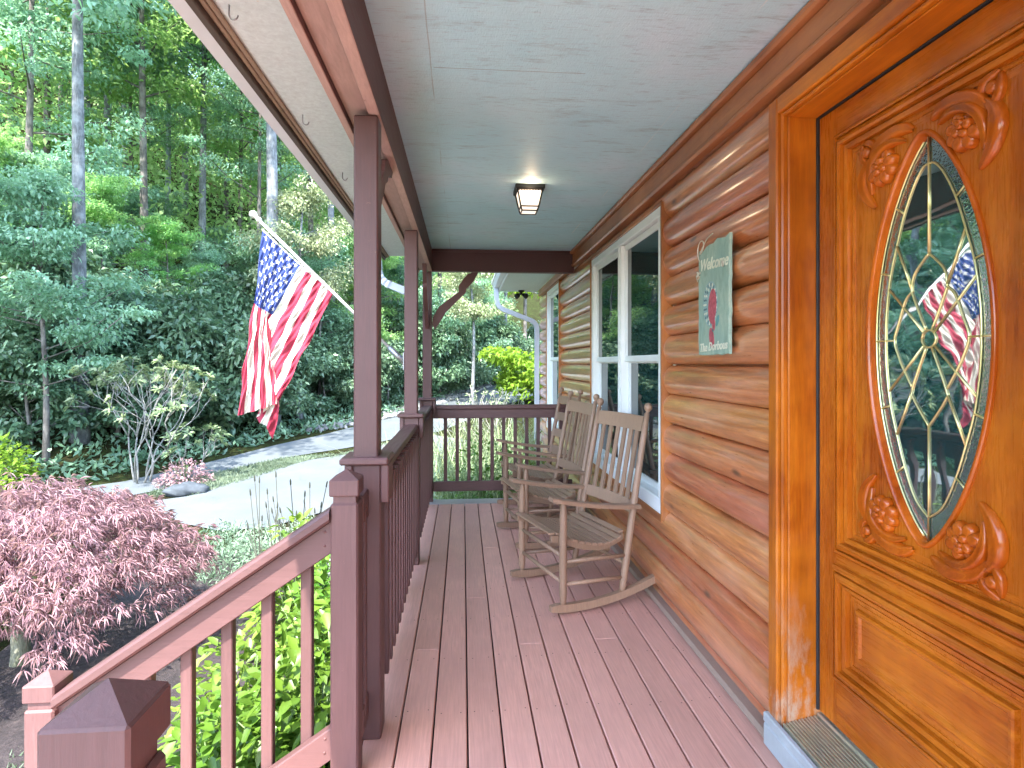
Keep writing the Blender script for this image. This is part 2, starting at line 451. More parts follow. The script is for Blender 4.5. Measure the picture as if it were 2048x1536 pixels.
mb = MB()
path = [Vector((-.785, 5.44, 2.345))] + bend((-.785, 5.44, 2.345), (-.770, 5.44, 2.10), (-.43, 5.44, 1.985), .12, 9) + bend((-.770, 5.44, 2.10), (-.455, 5.44, 1.985), (-.455, 5.44, 0), .08, 7) + [Vector((-.455, 5.44, -.6))]
rect_tube(mb, path, .062, .078, .10)
mb.build('downspout', M['greyblue'], house)
# main eave beyond the porch
mb = MB(); mb.box(.53, 1.075, 5.80, 8.42, 2.388, 2.40, .001); mb.build('eave_soffit', M['soffit'], house)
mb = MB(); mb.box(.512, .529, 5.80, 8.44, 2.375, 2.56, .002); gutter(mb, .511, 2.42, 5.80, 8.46); mb.build('eave_gutter', M['gutter'], house)
mb = MB()
path = [Vector((.470, 8.30, 2.42))] + bend((.470, 8.30, 2.42), (.485, 8.30, 2.15), (1.04, 8.30, 1.93), .11) + bend((.485, 8.30, 2.15), (1.055, 8.30, 1.93), (1.055, 8.30, 0), .10) + [Vector((1.055, 8.30, -.7))]
rect_tube(mb, path, .062, .085); mb.build('downspout', M['greyblue'], house)
mb = MB()
mb.lathe([(0, 0), (.045, 0), (.045, .015), (.02, .03), (.02, .06)], (.83, 8.28, 2.388), (0, 0, -1), 12)
for s in (-1, 1):
    mb.lathe([(0, 0), (.018, 0), (.03, .03), (.042, .075), (.036, .078), (.0, .05)], (.83+s*.02, 8.28, 2.335), (s*.75, -.45, -.5), 12)
mb.build('flood_light', M['black'], house)
# roof slabs over the porch and the house
def slab(mb, a, b, y0, y1, th):
    mb.prism([(a[0], a[1]), (b[0], b[1]), (b[0], b[1]+th), (a[0], a[1]+th)], 1, y0, y1)
mb = MB(); slab(mb, (-.80, 2.452), (1.30, 3.05), -1.25, 5.60, .03); slab(mb, (.44, 2.535), (5.0, 4.3), 5.62, 8.6, .03); slab(mb, (1.31, 3.055), (5, 4.3), -2.3, 5.60, .03)
mb.build('roof', plain('grey_asphalt_shingles', (.12, .12, .12), .9, 0, .2, .3, 30, .4), house)
# cup hooks in the soffit
for y, x in ((1.685, -.65), (2.405, -.642), (3.113, -.628)):
    mb = MB()
    pts = [(x, y, 2.345), (x, y, 2.325)] + [(x + .012 - .012*math.cos(a), y, 2.318 - .014*math.sin(a)) for a in [R(d) for d in range(0, 200, 25)]]
    mb.tube(pts, .0022, 6); mb.build('hook', M['steel'], house)

# posts with collars
def post(y0, y1, parent):
    mb = MB(); mb.box(-.390, -.303, y0, y1, 0, 2.236, .006); mb.box(-.399, -.292, y0-.008, y1+.008, .0, .985, .006)
    p = mb.build('porch_post', M['brown'], house)
    mb = MB(); mb.box(-.432, -.262, y0-.042, y1+.042, .987, 1.012, .006)
    for a in (-.418, -.303+.012):
        mb.box(a, a+.028, y0-.02, y1+.02, .85, .986, .004)
    mb.build('post_collar', M['brown'], p)
for y0 in (2.12, 3.925, 5.695): post(y0, y0+.088, house)
# curved brackets
def bracket(mb, base, d, up0, reach, th=.036):
    """curved brace from a post (height up0) out to the beam; d is the unit direction along it"""
    ctl = [(0, 0), (.10, .17), (.28, .33), (reach*.72, .40), (reach, 2.238-up0)]
    outer = []; inner = []
    for i in range(13):
        t = i/12; k = t*(len(ctl)-1); a = int(min(k, len(ctl)-2)); f = k-a
        p = [ctl[a][q]*(1-f)+ctl[a+1][q]*f for q in (0, 1)]
        w = .05 + .012*math.sin(t*9) + (.02 if .55 < t < .72 else 0)
        outer.append((p[0]-w*.5 if i else 0.0, min(p[1]+w*.55, 2.238-up0))); inner.append((p[0]+w*.5, min(p[1]-w*.45, 2.238-up0) if i < 12 else 2.238-up0))
    n = len(outer); vs = []; side = Vector((-d[1], d[0], 0))*th/2
    for s in (-1, 1):
        for p in outer+inner: vs.append(Vector(base) + Vector(d)*p[0] + Vector((0, 0, up0+p[1])) + side*s)
    fs = []
    for s in (0, 2*n):
        for i in range(n-1): fs.append((s+i, s+i+1, s+n+i+1, s+n+i))
    for i in range(n-1):
        fs.append((i, i+1, 2*n+i+1, 2*n+i)); fs.append((n+i, n+i+1, 3*n+i+1, 3*n+i))
    fs.append((0, n, 3*n, 2*n)); fs.append((n-1, 2*n-1, 4*n-1, 3*n-1))
    mb.add(vs, fs)
for base, d, u, rr in (((-.345, 2.215, 0), (0, 1, 0), 1.80, .52), ((-.300, 5.742, 0), (1, 0, 0), 1.70, .42), ((-.345, 5.69, 0), (0, -1, 0), 1.70, .42)):
    mb = MB(); bracket(mb, base, d, u, rr); mb.build('curved_bracket', M['brown_dk'], house)

# windows: two double hung units in a white frame, brown trim boards
def window(y0, y1, z0, z1, units):
    mb = MB()
    f = .055
    mb.box(1.088, 1.20, y0, y1, z1-f, z1, .004); mb.box(1.082, 1.20, y0, y1, z0, z0+.085, .006)
    mb.box(1.088, 1.20, y0, y0+f, z0+.086, z1-f-.001, .004); mb.box(1.088, 1.20, y1-f, y1, z0+.086, z1-f-.001, .004)
    w = (y1-y0-2*f-(units-1)*.08)/units
    for k in range(1, units):
        a = y0+f+k*w+(k-1)*.08; mb.box(1.090, 1.20, a, a+.08, z0+.086, z1-f-.001, .004); mb.box(1.083, 1.0895, a+.028, a+.052, z0+.09, z1-f-.004, .002)
    win = mb.build('window', M['white'], house)
    zm = z0 + (z1-z0)*.505
    for k in range(units):
        a = y0+f+k*(w+.08)+.002; b = a+w-.004
        for lo, hi, x in ((z0+.088, zm+.012, 1.142), (zm-.018, z1-f-.003, 1.118)):
            s = .04; mb = MB()
            mb.box(x, x+.022, a, b, lo, lo+s, .003); mb.box(x, x+.022, a, b, hi-s, hi, .003)
            mb.box(x, x+.022, a, a+s, lo+s+.001, hi-s-.001, .003); mb.box(x, x+.022, b-s, b, lo+s+.001, hi-s-.001, .003)
            mb.build('window_sash', M['white'], win)
            mb = MB(); mb.box(x+.010, x+.014, a+s, b-s, lo+s, hi-s, .0005); mb.build('window_pane', M['pane'], win)
    mb = MB()
    for ya in (y0-.024, y1+.001): mb.box(1.080, 1.145, ya, ya+.022, z0-.03, z1+.012, .004)
    mb.box(1.084, 1.135, y0+.0, y1, z1+.001, z1+.025, .004)
    mb.build('window_trim', M['trimv'], win)
    mb = MB(); mb.box(1.085, 1.135, y0-.0, y1, z0-.045, z0-.001, .004); mb.build('sill_board', M['trim'], win)
    return win
window(3.125, 4.878, .512, 2.220, 2)
window(6.55, 7.52, .512, 2.275, 1)

# door frame: brick mould casing, jamb with stop and gasket, threshold
mb = MB()
for s, ya in ((1, 1.915), (-1, .90)):
    a, b = (1.915, 1.972) if s == 1 else (.872, .929)
    mb.box(1.072, 1.20, a, b, .0, 2.258, .005)
    a2, b2 = (a-.014, a-.001) if s == 1 else (b+.001, b+.014)
    mb.box(1.084, 1.20, a2, b2, .0, 2.232, .005)
mb.build('door_casing', M['jamb'], house)
mb = MB(); mb.box(1.072, 1.20, .930, 1.914, 2.2, 2.258, .005); mb.box(1.084, 1.20, .944, 1.900, 2.186, 2.199, .004)
mb.build('door_casing', M['jamb_h'], house)
mb = MB(); mb.box(1.10, 1.30, 1.889, 1.9005, .06, 2.185, .003); mb.box(1.10, 1.30, .944, .9555, .06, 2.185, .003)
mb.build('door_jamb', M['jamb'], house)
mb = MB(); mb.box(1.10, 1.30, .956, 1.8885, 2.1795, 2.1853, .002); mb.build('door_jamb', M['jamb_h'], house)
mb = MB(); mb.box(1.196, 1.212, 1.881, 1.8885, .17, 2.1785, .002); mb.box(1.196, 1.212, .956, 1.881, 2.1735, 2.179, .002)
mb.build('gasket', M['rubber'], house)
mb = MB(); mb.box(1.055, 1.33, .86, 1.975, .004, .085, .006); mb.box(1.055, 1.075, .86, 1.975, .086, .12, .004); mb.build('door_sill', M['concrete'], house)
mb = MB()
for k in range(11): mb.box(1.078+k*.0108, 1.0865+k*.0108, .945, 1.888, .087, .128+.0022*k, .002)
mb.box(1.197, 1.25, .945, 1.888, .087, .160, .004)
mb.build('threshold', M['gold'], house)

# front door
DX = 1.205; DY0, DY1, DZ0, DZ1 = .962, 1.880, .170, 2.172; YC, ZC = 1.432, 1.410
def lens(k=0.0, n=96):
    """pointed oval outline grown by k, as (y, z)"""
    pts = []
    for i in range(n):
        a = 2*math.pi*i/n
        sz = math.sin(a); z = .532*(abs(sz)**.9)*(1 if sz >= 0 else -1)
        w = .198*max(0.0, 1-(abs(z)/.5345)**2)**.74
        pts.append([w*(1 if math.cos(a) >= 0 else -1), z])
    out = []
    for i in range(n):
        p, q = pts[i-1], pts[(i+1) % n]; t = Vector((q[0]-p[0], q[1]-p[1])); t = t.normalized() if t.length > 1e-6 else Vector((1, 0))
        out.append((YC + pts[i][0] + t.y*k, ZC + pts[i][1] - t.x*k))
    return out
def ring_sweep(mb, prof, smooth=True, n=96):
    """sweep (grow, x) profile round the oval"""
    rows = [[(x, y, z) for y, z in lens(k, n)] for k, x in prof]
    vs = [p for r_ in rows for p in r_]; fs = []
    for j in range(len(rows)-1):
        for i in range(n): fs.append((j*n+i, j*n+(i+1) % n, (j+1)*n+(i+1) % n, (j+1)*n+i))
    mb.add(vs, fs, smooth)
mb = MB()
# stiles and rails as a slab with the oval cut out
L = lens(.012); n = len(L); vs = []; fs = []
for y, z in L:
    dy, dz = y-YC, z-ZC; t = min((DY1-YC)/dy if dy > 0 else ((DY0-YC)/dy if dy < 0 else 9e9), (2.05-ZC)/dz if dz > 1e-9 else ((.76-ZC)/dz if dz < -1e-9 else 9e9))
    vs += [(DX, y, z), (DX, YC+dy*t, ZC+dz*t)]
for i in range(n): j = (i+1) % n; fs.append((2*i, 2*j, 2*j+1, 2*i+1))
mb.add(vs, fs)
for cy, cz in ((DY1, 2.05), (DY0, 2.05), (DY0, .76), (DY1, .76)):   # corner triangles the fan leaves open
    best = sorted(range(n), key=lambda i: (vs[2*i+1][1]-cy)**2 + (vs[2*i+1][2]-cz)**2)[:2]
    mb.add([(DX, cy, cz)] + [vs[2*b+1] for b in best], [(0, 1, 2)])
mb.add([(DX, DY0, DZ0), (DX, DY1, DZ0), (DX, DY1, .76), (DX, DY0, .76)], [(0, 1, 2, 3)])
mb.add([(DX, DY0, 2.05), (DX, DY1, 2.05), (DX, DY1, DZ1), (DX, DY0, DZ1)], [(0, 1, 2, 3)])
mb.box(DX+.030, DX+.045, DY0, DY1, DZ0, DZ1, .001)
mb.box(DX+.0005, DX+.029, DY1-.02, DY1, DZ0, DZ1, .001)
door = mb.build('front_door', M['door_v'], house)
for q in ((DY0, 1.785, 2.078, DZ1-.001), (DY0, 1.790, DZ0+.001, .328), (1.06, 1.79, .700, .735)):
    mb = MB(); mb.box(DX-.0012, DX+.001, *q, .0005); mb.build('door_rail', M['door_h'], door)
def frame_sweep(y0, y1, z0, z1, prof):
    """moulding round a rectangle; prof = (inset, rise)"""
    sides = [MB() for _ in range(4)]
    rows = [[(DX-h, y0+i, z0+i), (DX-h, y1-i, z0+i), (DX-h, y1-i, z1-i), (DX-h, y0+i, z1-i)] for i, h in prof]
    for k in range(4):
        mm = sides[k]
        for a, b in zip(rows, rows[1:]): mm.add([a[k], a[(k+1) % 4], b[(k+1) % 4], b[k]], [(0, 1, 2, 3)])
    return sides
P = [(0, -.004), (.002, .016), (.010, .022), (.016, .022), (.0175, .009), (.0215, .009), (.023, .023), (.036, .029), (.044, .026), (.046, .008), (.051, .008), (.053, .018), (.066, .015), (.069, -.003), (.073, -.003), (.075, .004), (.082, .003), (.0835, -.006), (.088, -.006), (.090, .0015), (.104, .0015)]
for rect in ((1.066, 1.782, .735, 2.078), (1.060, 1.792, .328, .700)):
    for k, s_ in enumerate(frame_sweep(*rect, P)): s_.build('panel_moulding', M['door_h' if k % 2 == 0 else 'door_v'], door)
mb = MB()
for s_ in frame_sweep(1.165, 1.687, .432, .596, [(0, -.003), (.004, .012), (.010, .014), (.018, .013), (.024, .006), (.030, .006)]): mb.add(s_.v, s_.f)
mb.box(DX-.006, DX+.002, 1.194, 1.658, .461, .567, .001)
mb.build('raised_panel', M['door_h'], door)
mb = MB(); ring_sweep(mb, [(.0165, DX+.001), (.016, DX-.005), (.012, DX-.010), (.006, DX-.009), (.002, DX-.003), (.000, DX+.008), (-.002, DX+.020)]); mb.build('oval_bead', M['carve'], door)
# glass: smooth bevelled field inside, rippled border outside
INN = [(0, .460), (.020, .455), (.050, .418), (.086, .345), (.113, .265), (.138, .180), (.153, .08), (.156, 0), (.153, -.08), (.138, -.180), (.113, -.265), (.086, -.345), (.046, -.43), (0, -.470)]
GX = DX+.015
mb = MB(); ip = [(GX, YC+y, ZC+z) for y, z in INN] + [(GX, YC-y, ZC+z) for y, z in INN[-2:0:-1]]
mb.add(ip + [(GX, YC, ZC)], [(i, (i+1) % len(ip), len(ip)) for i in range(len(ip))], True)
mb.build('oval_glass', M['bevel'], door)
mb = MB(); mb.add([(GX+.0015, y, z) for y, z in lens(.004)] + [(GX+.0015, YC, ZC)], [(i, (i+1) % 96, 96) for i in range(96)], True); mb.build('border_glass', M['textured'], door)
mb = MB(); r_ = .0026
def came(pts, rr=r_):
    mb.tube([(GX-.002, YC+y, ZC+z) for y, z in pts], rr, 6)
def both(pts):
    came(pts); came([(-y, z) for y, z in pts])
def smoothp(pts, n=5):
    out = []
    for i in range(len(pts)-1):
        p0, p1, p2, p3 = pts[max(i-1, 0)], pts[i], pts[i+1], pts[min(i+2, len(pts)-1)]
        for k in range(n):
            t = k/n
            out.append(tuple(.5*((2*b) + (c-a)*t + (2*a-5*b+4*c-d)*t*t + (3*b-a-3*c+d)*t**3) for a, b, c, d in zip(p0, p1, p2, p3)))
    return out + [pts[-1]]
both(smoothp(INN)); came([(0, .53), (0, .224)]); came([(0, -.23), (0, -.53)])
both(smoothp([(0, .224), (.046, .180), (.058, .140), (.05, .11), (.010, .024)])); both(smoothp([(.010, -.024), (.055, -.130), (.052, -.160), (0, -.230)]))
came([(.023*math.cos(R(a)), .023*math.sin(R(a))) for a in range(0, 361, 20)])
both([(.113, .266), (.058, .135)]); both([(.113, -.266), (.055, -.135)])
both(smoothp([(.055, .132), (.082, .107), (.106, .048), (.122, 0), (.106, -.046), (.088, -.08), (.058, -.128)]))
both([(.142, .146), (.018, .018)]); both([(.142, -.144), (.018, -.018)]); both([(.193, 0), (.122, 0)])
for s in (1, -1): both([(.114, s*.372), (.086, s*.350)]); both([(.172, s*.196), (.138, s*.186)])
both([(y-YC, z-ZC) for y, z in lens(-.004) if y >= YC-.001][1:46:1] if False else [(.198*max(0, 1-(abs(z)/.5345)**2)**.74-.005, z) for z in [(.522-1.044*i/60) for i in range(61)]])
mb.build('caming', M['brass'], door)
# carved appliques in the four corners
def carving(sy, sz):
    mb = MB()
    def lobe(cl, wd, hh):
        n = len(cl); vs = []; fs = []
        for i, (y, z) in enumerate(cl):
            p, q = cl[max(i-1, 0)], cl[min(i+1, n-1)]; t = Vector((q[0]-p[0], q[1]-p[1])).normalized(); w = wd*math.sin(math.pi*(.03+.94*i/(n-1)))**.7
            for k, h in ((-1, -.001), (-.75, .55), (-.25, .95), (.05, .55), (.45, .9), (.85, .5), (1, -.001)):
                vs.append((DX-.0015-hh*h*(.35+.65*math.sin(math.pi*i/(n-1))), YC + sy*(y - t.y*k*w), ZC + sz*(z + t.x*k*w)))
        for i in range(n-1):
            for k in range(6): fs.append((i*7+k, i*7+k+1, i*7+8+k, i*7+7+k))
        mb.add(vs, fs, True)
    def dome(y, z, ry, rz, h, rot=0):
        vs = []; fs = []; m = 14
        for r0, hh in ((1, -.001), (.93, .5), (.75, .82), (.45, .98), (.15, .93)):
            for j in range(m):
                a = 2*math.pi*j/m; ca, sa = r0*ry*math.cos(a), r0*rz*math.sin(a)
                vs.append((DX-.0015-h*hh, YC + sy*(y + ca*math.cos(rot)-sa*math.sin(rot)), ZC + sz*(z + ca*math.sin(rot)+sa*math.cos(rot))))
        for i in range(4):
            for j in range(m): fs.append((i*m+j, i*m+(j+1) % m, (i+1)*m+(j+1) % m, (i+1)*m+j))
        fs.append(tuple(4*m+j for j in range(m))); mb.add(vs, fs, True)
    # two broad leaves curling round the corner, a tip bud outside them, an open rose towards the glass
    lobe(smoothp([(.030, .560), (.065, .577), (.115, .576), (.165, .556), (.192, .520)]), .022, .024)
    lobe(smoothp([(.172, .388), (.205, .425), (.219, .470), (.212, .512), (.180, .548)]), .022, .024)
    lobe(smoothp([(.055, .540), (.095, .553), (.140, .545), (.172, .518), (.186, .480), (.184, .430)]), .016, .030)
    dome(.138, .494, .046, .043, .016)
    for k in range(6):
        a = R(120+42*k); dome(.138+.033*math.cos(a), .494+.031*math.sin(a), .023, .019, .021+.002*(k % 2), a)
    for k in range(4):
        a = R(20+90*k); dome(.139+.016*math.cos(a), .496+.015*math.sin(a), .016, .012, .029+.002*(k % 2), a+.8)
    dome(.140, .497, .009, .007, .034)
    lobe(smoothp([(.172, .556), (.188, .582), (.222, .596)]), .013, .017); lobe(smoothp([(.200, .520), (.224, .545), (.226, .590)]), .012, .017)
    dome(.206, .562, .017, .016, .017)
    mb.build('carved_flower', M['carve'], door)
for sy in (1, -1):
    for sz in (1, -1): carving(sy, sz)
mb = MB()
mb.box(DX-.006, DX+.001, .99, 1.045, 1.02, 1.24, .003); mb.lathe([(0, 0), (.012, 0), (.012, .035), (.03, .045), (.034, .06), (.024, .075), (0, .08)], (DX-.005, 1.018, 1.09), (-1, 0, 0), 16)
mb.build('door_handle', M['brass'], door)
# ------------------------------------------------------------------ porch deck
deck = thing('porch_deck', 'brown painted plank porch floor running from the front door to the far railing', 'porch floor', (.35, 2.5, 0))
seams = [-.425, -.357, -.232, -.108, .017, .142, .265, .388, .512, .637, .761, .885, 1.010, 1.135]
r2 = random.Random(3)
ends = {2: [2.76], 4: [3.35], 5: [4.25], 6: [2.78], 9: [2.80]}
for i, (a, b) in enumerate(zip(seams, seams[1:])):
    cuts = [-2.2] + sorted(ends.get(i, [])) + [5.60]
    for y0, y1 in zip(cuts, cuts[1:]):
        zt = .0006*((i*7) % 3); mb = MB(); mb.box(a+.0032, b-.0032, y0+.001, y1-.001, -.026, zt, .0035)
        for y in (1.05, 1.45, 1.85, 2.26, 2.67, 3.08, 3.49, 3.9, 4.7, 5.3):
            if y0+.04 < y < y1-.04:
                for x in (a+.024, b-.024): mb.lathe([(0, .0009), (.0024, .0008), (.0026, -.0005)], (x + r2.uniform(-.005, .005), y + r2.uniform(-.02, .02), zt), (0, 0, 1), 6, 1)
        o = mb.build('deck_board', [M['deck'], M['nail']], deck)
mb = MB(); mb.box(-.43, 1.135, 5.605, 5.80, -.026, .002, .004); mb.build('edge_board', painted('pale_edge_board', (.37, .33, .33), (.8, 12, 12), .5, .1), deck)
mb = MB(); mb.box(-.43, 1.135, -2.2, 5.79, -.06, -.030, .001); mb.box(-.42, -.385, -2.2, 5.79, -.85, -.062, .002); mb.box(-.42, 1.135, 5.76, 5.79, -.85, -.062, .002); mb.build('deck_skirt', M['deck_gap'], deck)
for k in range(4):
    z = -.17*(k+1); mb = MB()
    mb.box(-.44-.27*(k+1), -.425-.27*k, .74, 1.92, z-.04, z, .005); mb.box(-.45-.27*k, -.43-.27*k, .76, 1.90, z-.0, z+.12, .003)
    mb.build('porch_step', M['deck'], deck)

# ------------------------------------------------------------------ railings
def side_bay(y0, y1, label, fill=False):
    t = thing('porch_railing', label, 'railing', (-.345, y0, 0), group=None)
    mb = MB(); mb.box(-.388, -.302, y0, y1, .905, .940, .006); mb.build('top_rail', M['brown_y'], t)
    mb = MB(); mb.box(-.366, -.326, y0, y1, .815, .9035, .004); mb.build('top_rail', M['brown_y'], t)
    mb = MB(); mb.box(-.366, -.326, y0, y1, .095, .182, .004); mb.build('bottom_rail', M['brown_y'], t)
    n = max(1, round((y1-y0)/.115)-1)
    for k in range(n):
        y = y0 + (y1-y0)*(k+1)/(n+1)
        mb = MB(); mb.box(-.325, -.291, y-.017, y+.017, .125, .890, .003); mb.build('baluster', M['brown'], t)
    return t
side_bay(2.224, 3.916, 'brown balustrade between the front porch post and the middle post')
side_bay(4.022, 5.686, 'brown balustrade between the middle porch post and the far corner post')
t = thing('porch_railing', 'brown balustrade closing the far end of the porch behind the rocking chairs', 'railing', (.4, 5.74, 0))
mb = MB(); mb.box(-.29, 1.085, 5.70, 5.785, .900, .938, .006); mb.build('top_rail', M['brown_x'], t)
mb = MB(); mb.box(-.29, 1.085, 5.722, 5.762, .808, .8985, .004); mb.build('top_rail', M['brown_x'], t)
mb = MB(); mb.box(-.29, 1.085, 5.722, 5.762, .095, .190, .004); mb.build('bottom_rail', M['brown_x'], t)
for k in range(11):
    x = -.172 + k*.115
    mb = MB(); mb.box(x-.017, x+.017, 5.763, 5.797, .125, .890, .003); mb.build('baluster', M['brown'], t)

def newel_cap(mb, x0, x1, y0, y1, zt):
    """square cap with a groove below and a low pyramid on top"""
    g = .008
    mb.box(x0-.003, x1+.003, y0-.003, y1+.003, zt-.082, zt-.028, .004)
    cx, cy = (x0+x1)/2, (y0+y1)/2
    mb.add([(x0, y0, zt-.0285), (x1, y0, zt-.0285), (x1, y1, zt-.0285), (x0, y1, zt-.0285), (cx, cy, zt)], [(0, 1, 4), (1, 2, 4), (2, 3, 4), (3, 0, 4)])
    mb.box(x0+g, x1-g, y0+g, y1-g, zt-.106, zt-.081, .001)
def newel(mb, x0, x1, y0, y1, zb, zt):
    mb.box(x0, x1, y0, y1, zb, zt-.105, .006); newel_cap(mb, x0, x1, y0, y1, zt)
t = thing('stair_railing', 'brown sloping stair railing running down from the porch edge to the small newel', 'railing', (-.9, 1.95, -.7))
mb = MB(); newel(mb, -.424, -.336, 1.905, 1.993, -.72, 1.0); mb.build('newel_post', M['brown'], t)
mb = MB(); newel(mb, -1.345, -1.257, 1.905, 1.993, -.72, .382); mb.build('newel_post', M['brown'], t)
SL = (.391-.87)/(1.135-.421)          # slope of the hand rail
def sloped(mb, x0, x1, z0, h, y0, y1, b=.004):
    """bar along -X with its top edge at z0 (at x1) following the stair slope"""
    n = 8
    for zz in (0,):
        vs = []
        for x in (x0, x1):
            zt = z0 + (x-x1)*(-SL)
            for (y, z) in ((y0+b, zt-h), (y1-b, zt-h), (y1, zt-h+b), (y1, zt-b), (y1-b, zt), (y0+b, zt), (y0, zt-b), (y0, zt-h+b)): vs.append((x, y, z))
        fs = [tuple(range(8)), tuple(range(15, 7, -1))] + [(i, (i+1) % 8, 8+(i+1) % 8, 8+i) for i in range(8)]
        mb.add(vs, fs)
mb = MB(); sloped(mb, -1.258, -.425, .880, .042, 1.895, 1.985, .010); mb.build('handrail', M['brown_x'], t)
mb = MB(); sloped(mb, -1.258, -.425, .836, .106, 1.929, 1.967, .004); mb.build('side_rail', M['brown_x'], t)
mb = MB(); sloped(mb, -1.258, -.425, .165, .105, 1.929, 1.967, .004); mb.build('bottom_rail', M['brown_x'], t)
for k in range(6):
    x = -.515 - k*.1265; z = .76 - (-.425-x)*(-SL)
    mb = MB(); mb.box(x-.018, x+.018, 1.968, 2.004, z-.70, z+.055, .003); mb.build('baluster', M['brown'], t)
mb = MB()
for x, z in ((-.445, .80), (-.447, .755), (-.445, .13), (-.447, .085)): mb.lathe([(0, .003), (.004, .002), (.005, 0)], (x, 1.9289, z), (0, -1, 0), 8)
mb.build('screw_heads', M['brown_dk'], t)
mb = MB(); mb.box(-.372, -.334, 1.994, 2.11, .80, .90, .004); mb.box(-.372, -.334, 1.994, 2.11, .09, .18, .004); mb.box(-.360, -.332, 2.03, 2.062, .13, .85, .003); mb.build('short_rail', M['brown_y'], t)
t = thing('newel_post', 'brown square newel post with pyramid cap nearest the camera at the stair opening', 'post', (-.386, .68, -.7))
mb = MB(); newel(mb, -.430, -.345, .632, .716, -.72, 1.0); mb.build('post_body', M['brown'], t)

# ------------------------------------------------------------------ porch lamp
t = thing('ceiling_lamp', 'small black lantern with lit frosted glass fixed to the porch ceiling', 'lamp', (.416, 3.675, 2.46))
cx, cy = .416, 3.675
def frus(mb, z0, z1, a0, a1, mi=0):
    vs = [(cx+s*a, cy+q*a, z) for z, a in ((z0, a0), (z1, a1)) for s, q in ((-1, -1), (1, -1), (1, 1), (-1, 1))]
    mb.add(vs, [(0, 1, 2, 3), (7, 6, 5, 4)] + [(i, (i+1) % 4, 4+(i+1) % 4, 4+i) for i in range(4)], False, mi)
mb = MB(); mb.box(cx-.092, cx+.092, cy-.092, cy+.092, 2.432, 2.4595, .004)
for k in range(9):      # scalloped skirt under the canopy
    for s in (-1, 1):
        mb.lathe([(0, 0), (.0095, .0), (.0095, .003), (0, .003)], (cx-.07+k*.0175, cy+s*.075, 2.431), (0, s, 0), 10); mb.lathe([(0, 0), (.0095, .0), (.0095, .003), (0, .003)], (cx+s*.075, cy-.07+k*.0175, 2.431), (s, 0, 0), 10)
for sx in (-1, 1):
    for sy in (-1, 1): mb.tube([(cx+sx*.078, cy+sy*.078, 2.432), (cx+sx*.055, cy+sy*.055, 2.325), (cx+sx*.048, cy+sy*.048, 2.305)], .0055, 6)
for z, a in ((2.330, .056), (2.305, .048)):
    for s in (-1, 1):
        mb.box(cx-a, cx+a, cy+s*a-.004, cy+s*a+.004, z-.004, z+.004, .001); mb.box(cx+s*a-.004, cx+s*a+.004, cy-a+.0045, cy+a-.0045, z-.0035, z+.0035, .001)
mb.build('lantern_frame', M['black'], t)
n = N('lit_frosted_glass'); n.set(Base_Color=(.8, .74, .66), Roughness=.5, Emission_Color=(1, .80, .62), Emission_Strength=.13); M['lamp'] = n.m
mb = MB(); frus(mb, 2.331, 2.431, .053, .073); frus(mb, 2.306, 2.3305, .046, .0525); mb.build('lantern_glass', M['lamp'], t)
li = bpy.data.lights.new('lamp_bulb', 'POINT'); li.energy = .09; li.color = (1, .72, .45); li.shadow_soft_size = .03
lo = bpy.data.objects.new('lamp_bulb', li); col.objects.link(lo); lo.parent = t; lo.location = (0, -.125, -.045)

# ------------------------------------------------------------------ painted slate welcome sign
def slate_mat():
    n = N('pale_green_slate'); a = n.noise(n.coord((1, 3, 1.2)), 9, 7, .7, .6); b = n.noise(n.coord(), 5, 4, .6)
    c = n.ramp(a, [(.3, (.20, .285, .235)), (.5, (.27, .37, .305)), (.7, (.36, .44, .36))])
    c = n.mix(n.ramp(b, [(.45, (0, 0, 0)), (.7, (.7, .7, .7))]), c, (.20, .33, .30))
    n.set(Base_Color=c, Roughness=.7); n.bump(a, .7, .006); return n.m
t = thing('welcome_sign', 'tall pale green slate welcome sign with red bird painting on the log wall', 'sign', (1.09, 2.44, 1.63))
SX = 1.064; DYS = -.029; r2 = random.Random(5)
edge = []
Yl, Yr, Zb, Zt = 2.560, 2.258, 1.384, 1.872
for i in range(18): edge.append((Yr + r2.uniform(-.004, .004), Zb + (Zt-Zb)*i/17))
for i in range(1, 8): edge.append((Yr + (Yl-Yr)*i/8, Zt - .012*math.sin(i*1.1)**2 + (.0 if i < 5 else -.012*(i-4)/2) + r2.uniform(-.003, .003)))
for i in range(18): edge.append((Yl + r2.uniform(-.003, .003), Zt-.018 - (Zt-.018-Zb)*i/17))
for i in range(1, 8): edge.append((Yl + (Yr-Yl)*i/8, Zb + r2.uniform(-.004, .004)))
mb = MB(); n = len(edge); vs = []
for x, k in ((SX+.014, 1), (SX+.003, 1), (SX, .985)):
    vs += [(x, 2.409+(y-2.409)*k, 1.63+(z-1.63)*k) for y, z in edge]
fs = [tuple(range(2*n, 3*n))] + [(q*n+i, q*n+(i+1) % n, (q+1)*n+(i+1) % n, (q+1)*n+i) for q in (0, 1) for i in range(n)]
mb.add(vs, fs); mb.build('slate', slate_mat(), t)
def blob(mb, c, ry, rz, mi=0, rot=0, x=SX-.0012, n=24):
    vs = [(x, c[0]+DYS+ry*math.cos(a)*math.cos(rot)-rz*math.sin(a)*math.sin(rot), c[1]+ry*math.cos(a)*math.sin(rot)+rz*math.sin(a)*math.cos(rot)) for a in [2*math.pi*i/n for i in range(n)]]
    mb.add(vs + [(x+.003, p[1], p[2]) for p in vs], [tuple(range(n))] + [(i, (i+1) % n, n+(i+1) % n, n+i) for i in range(n)], False, mi)
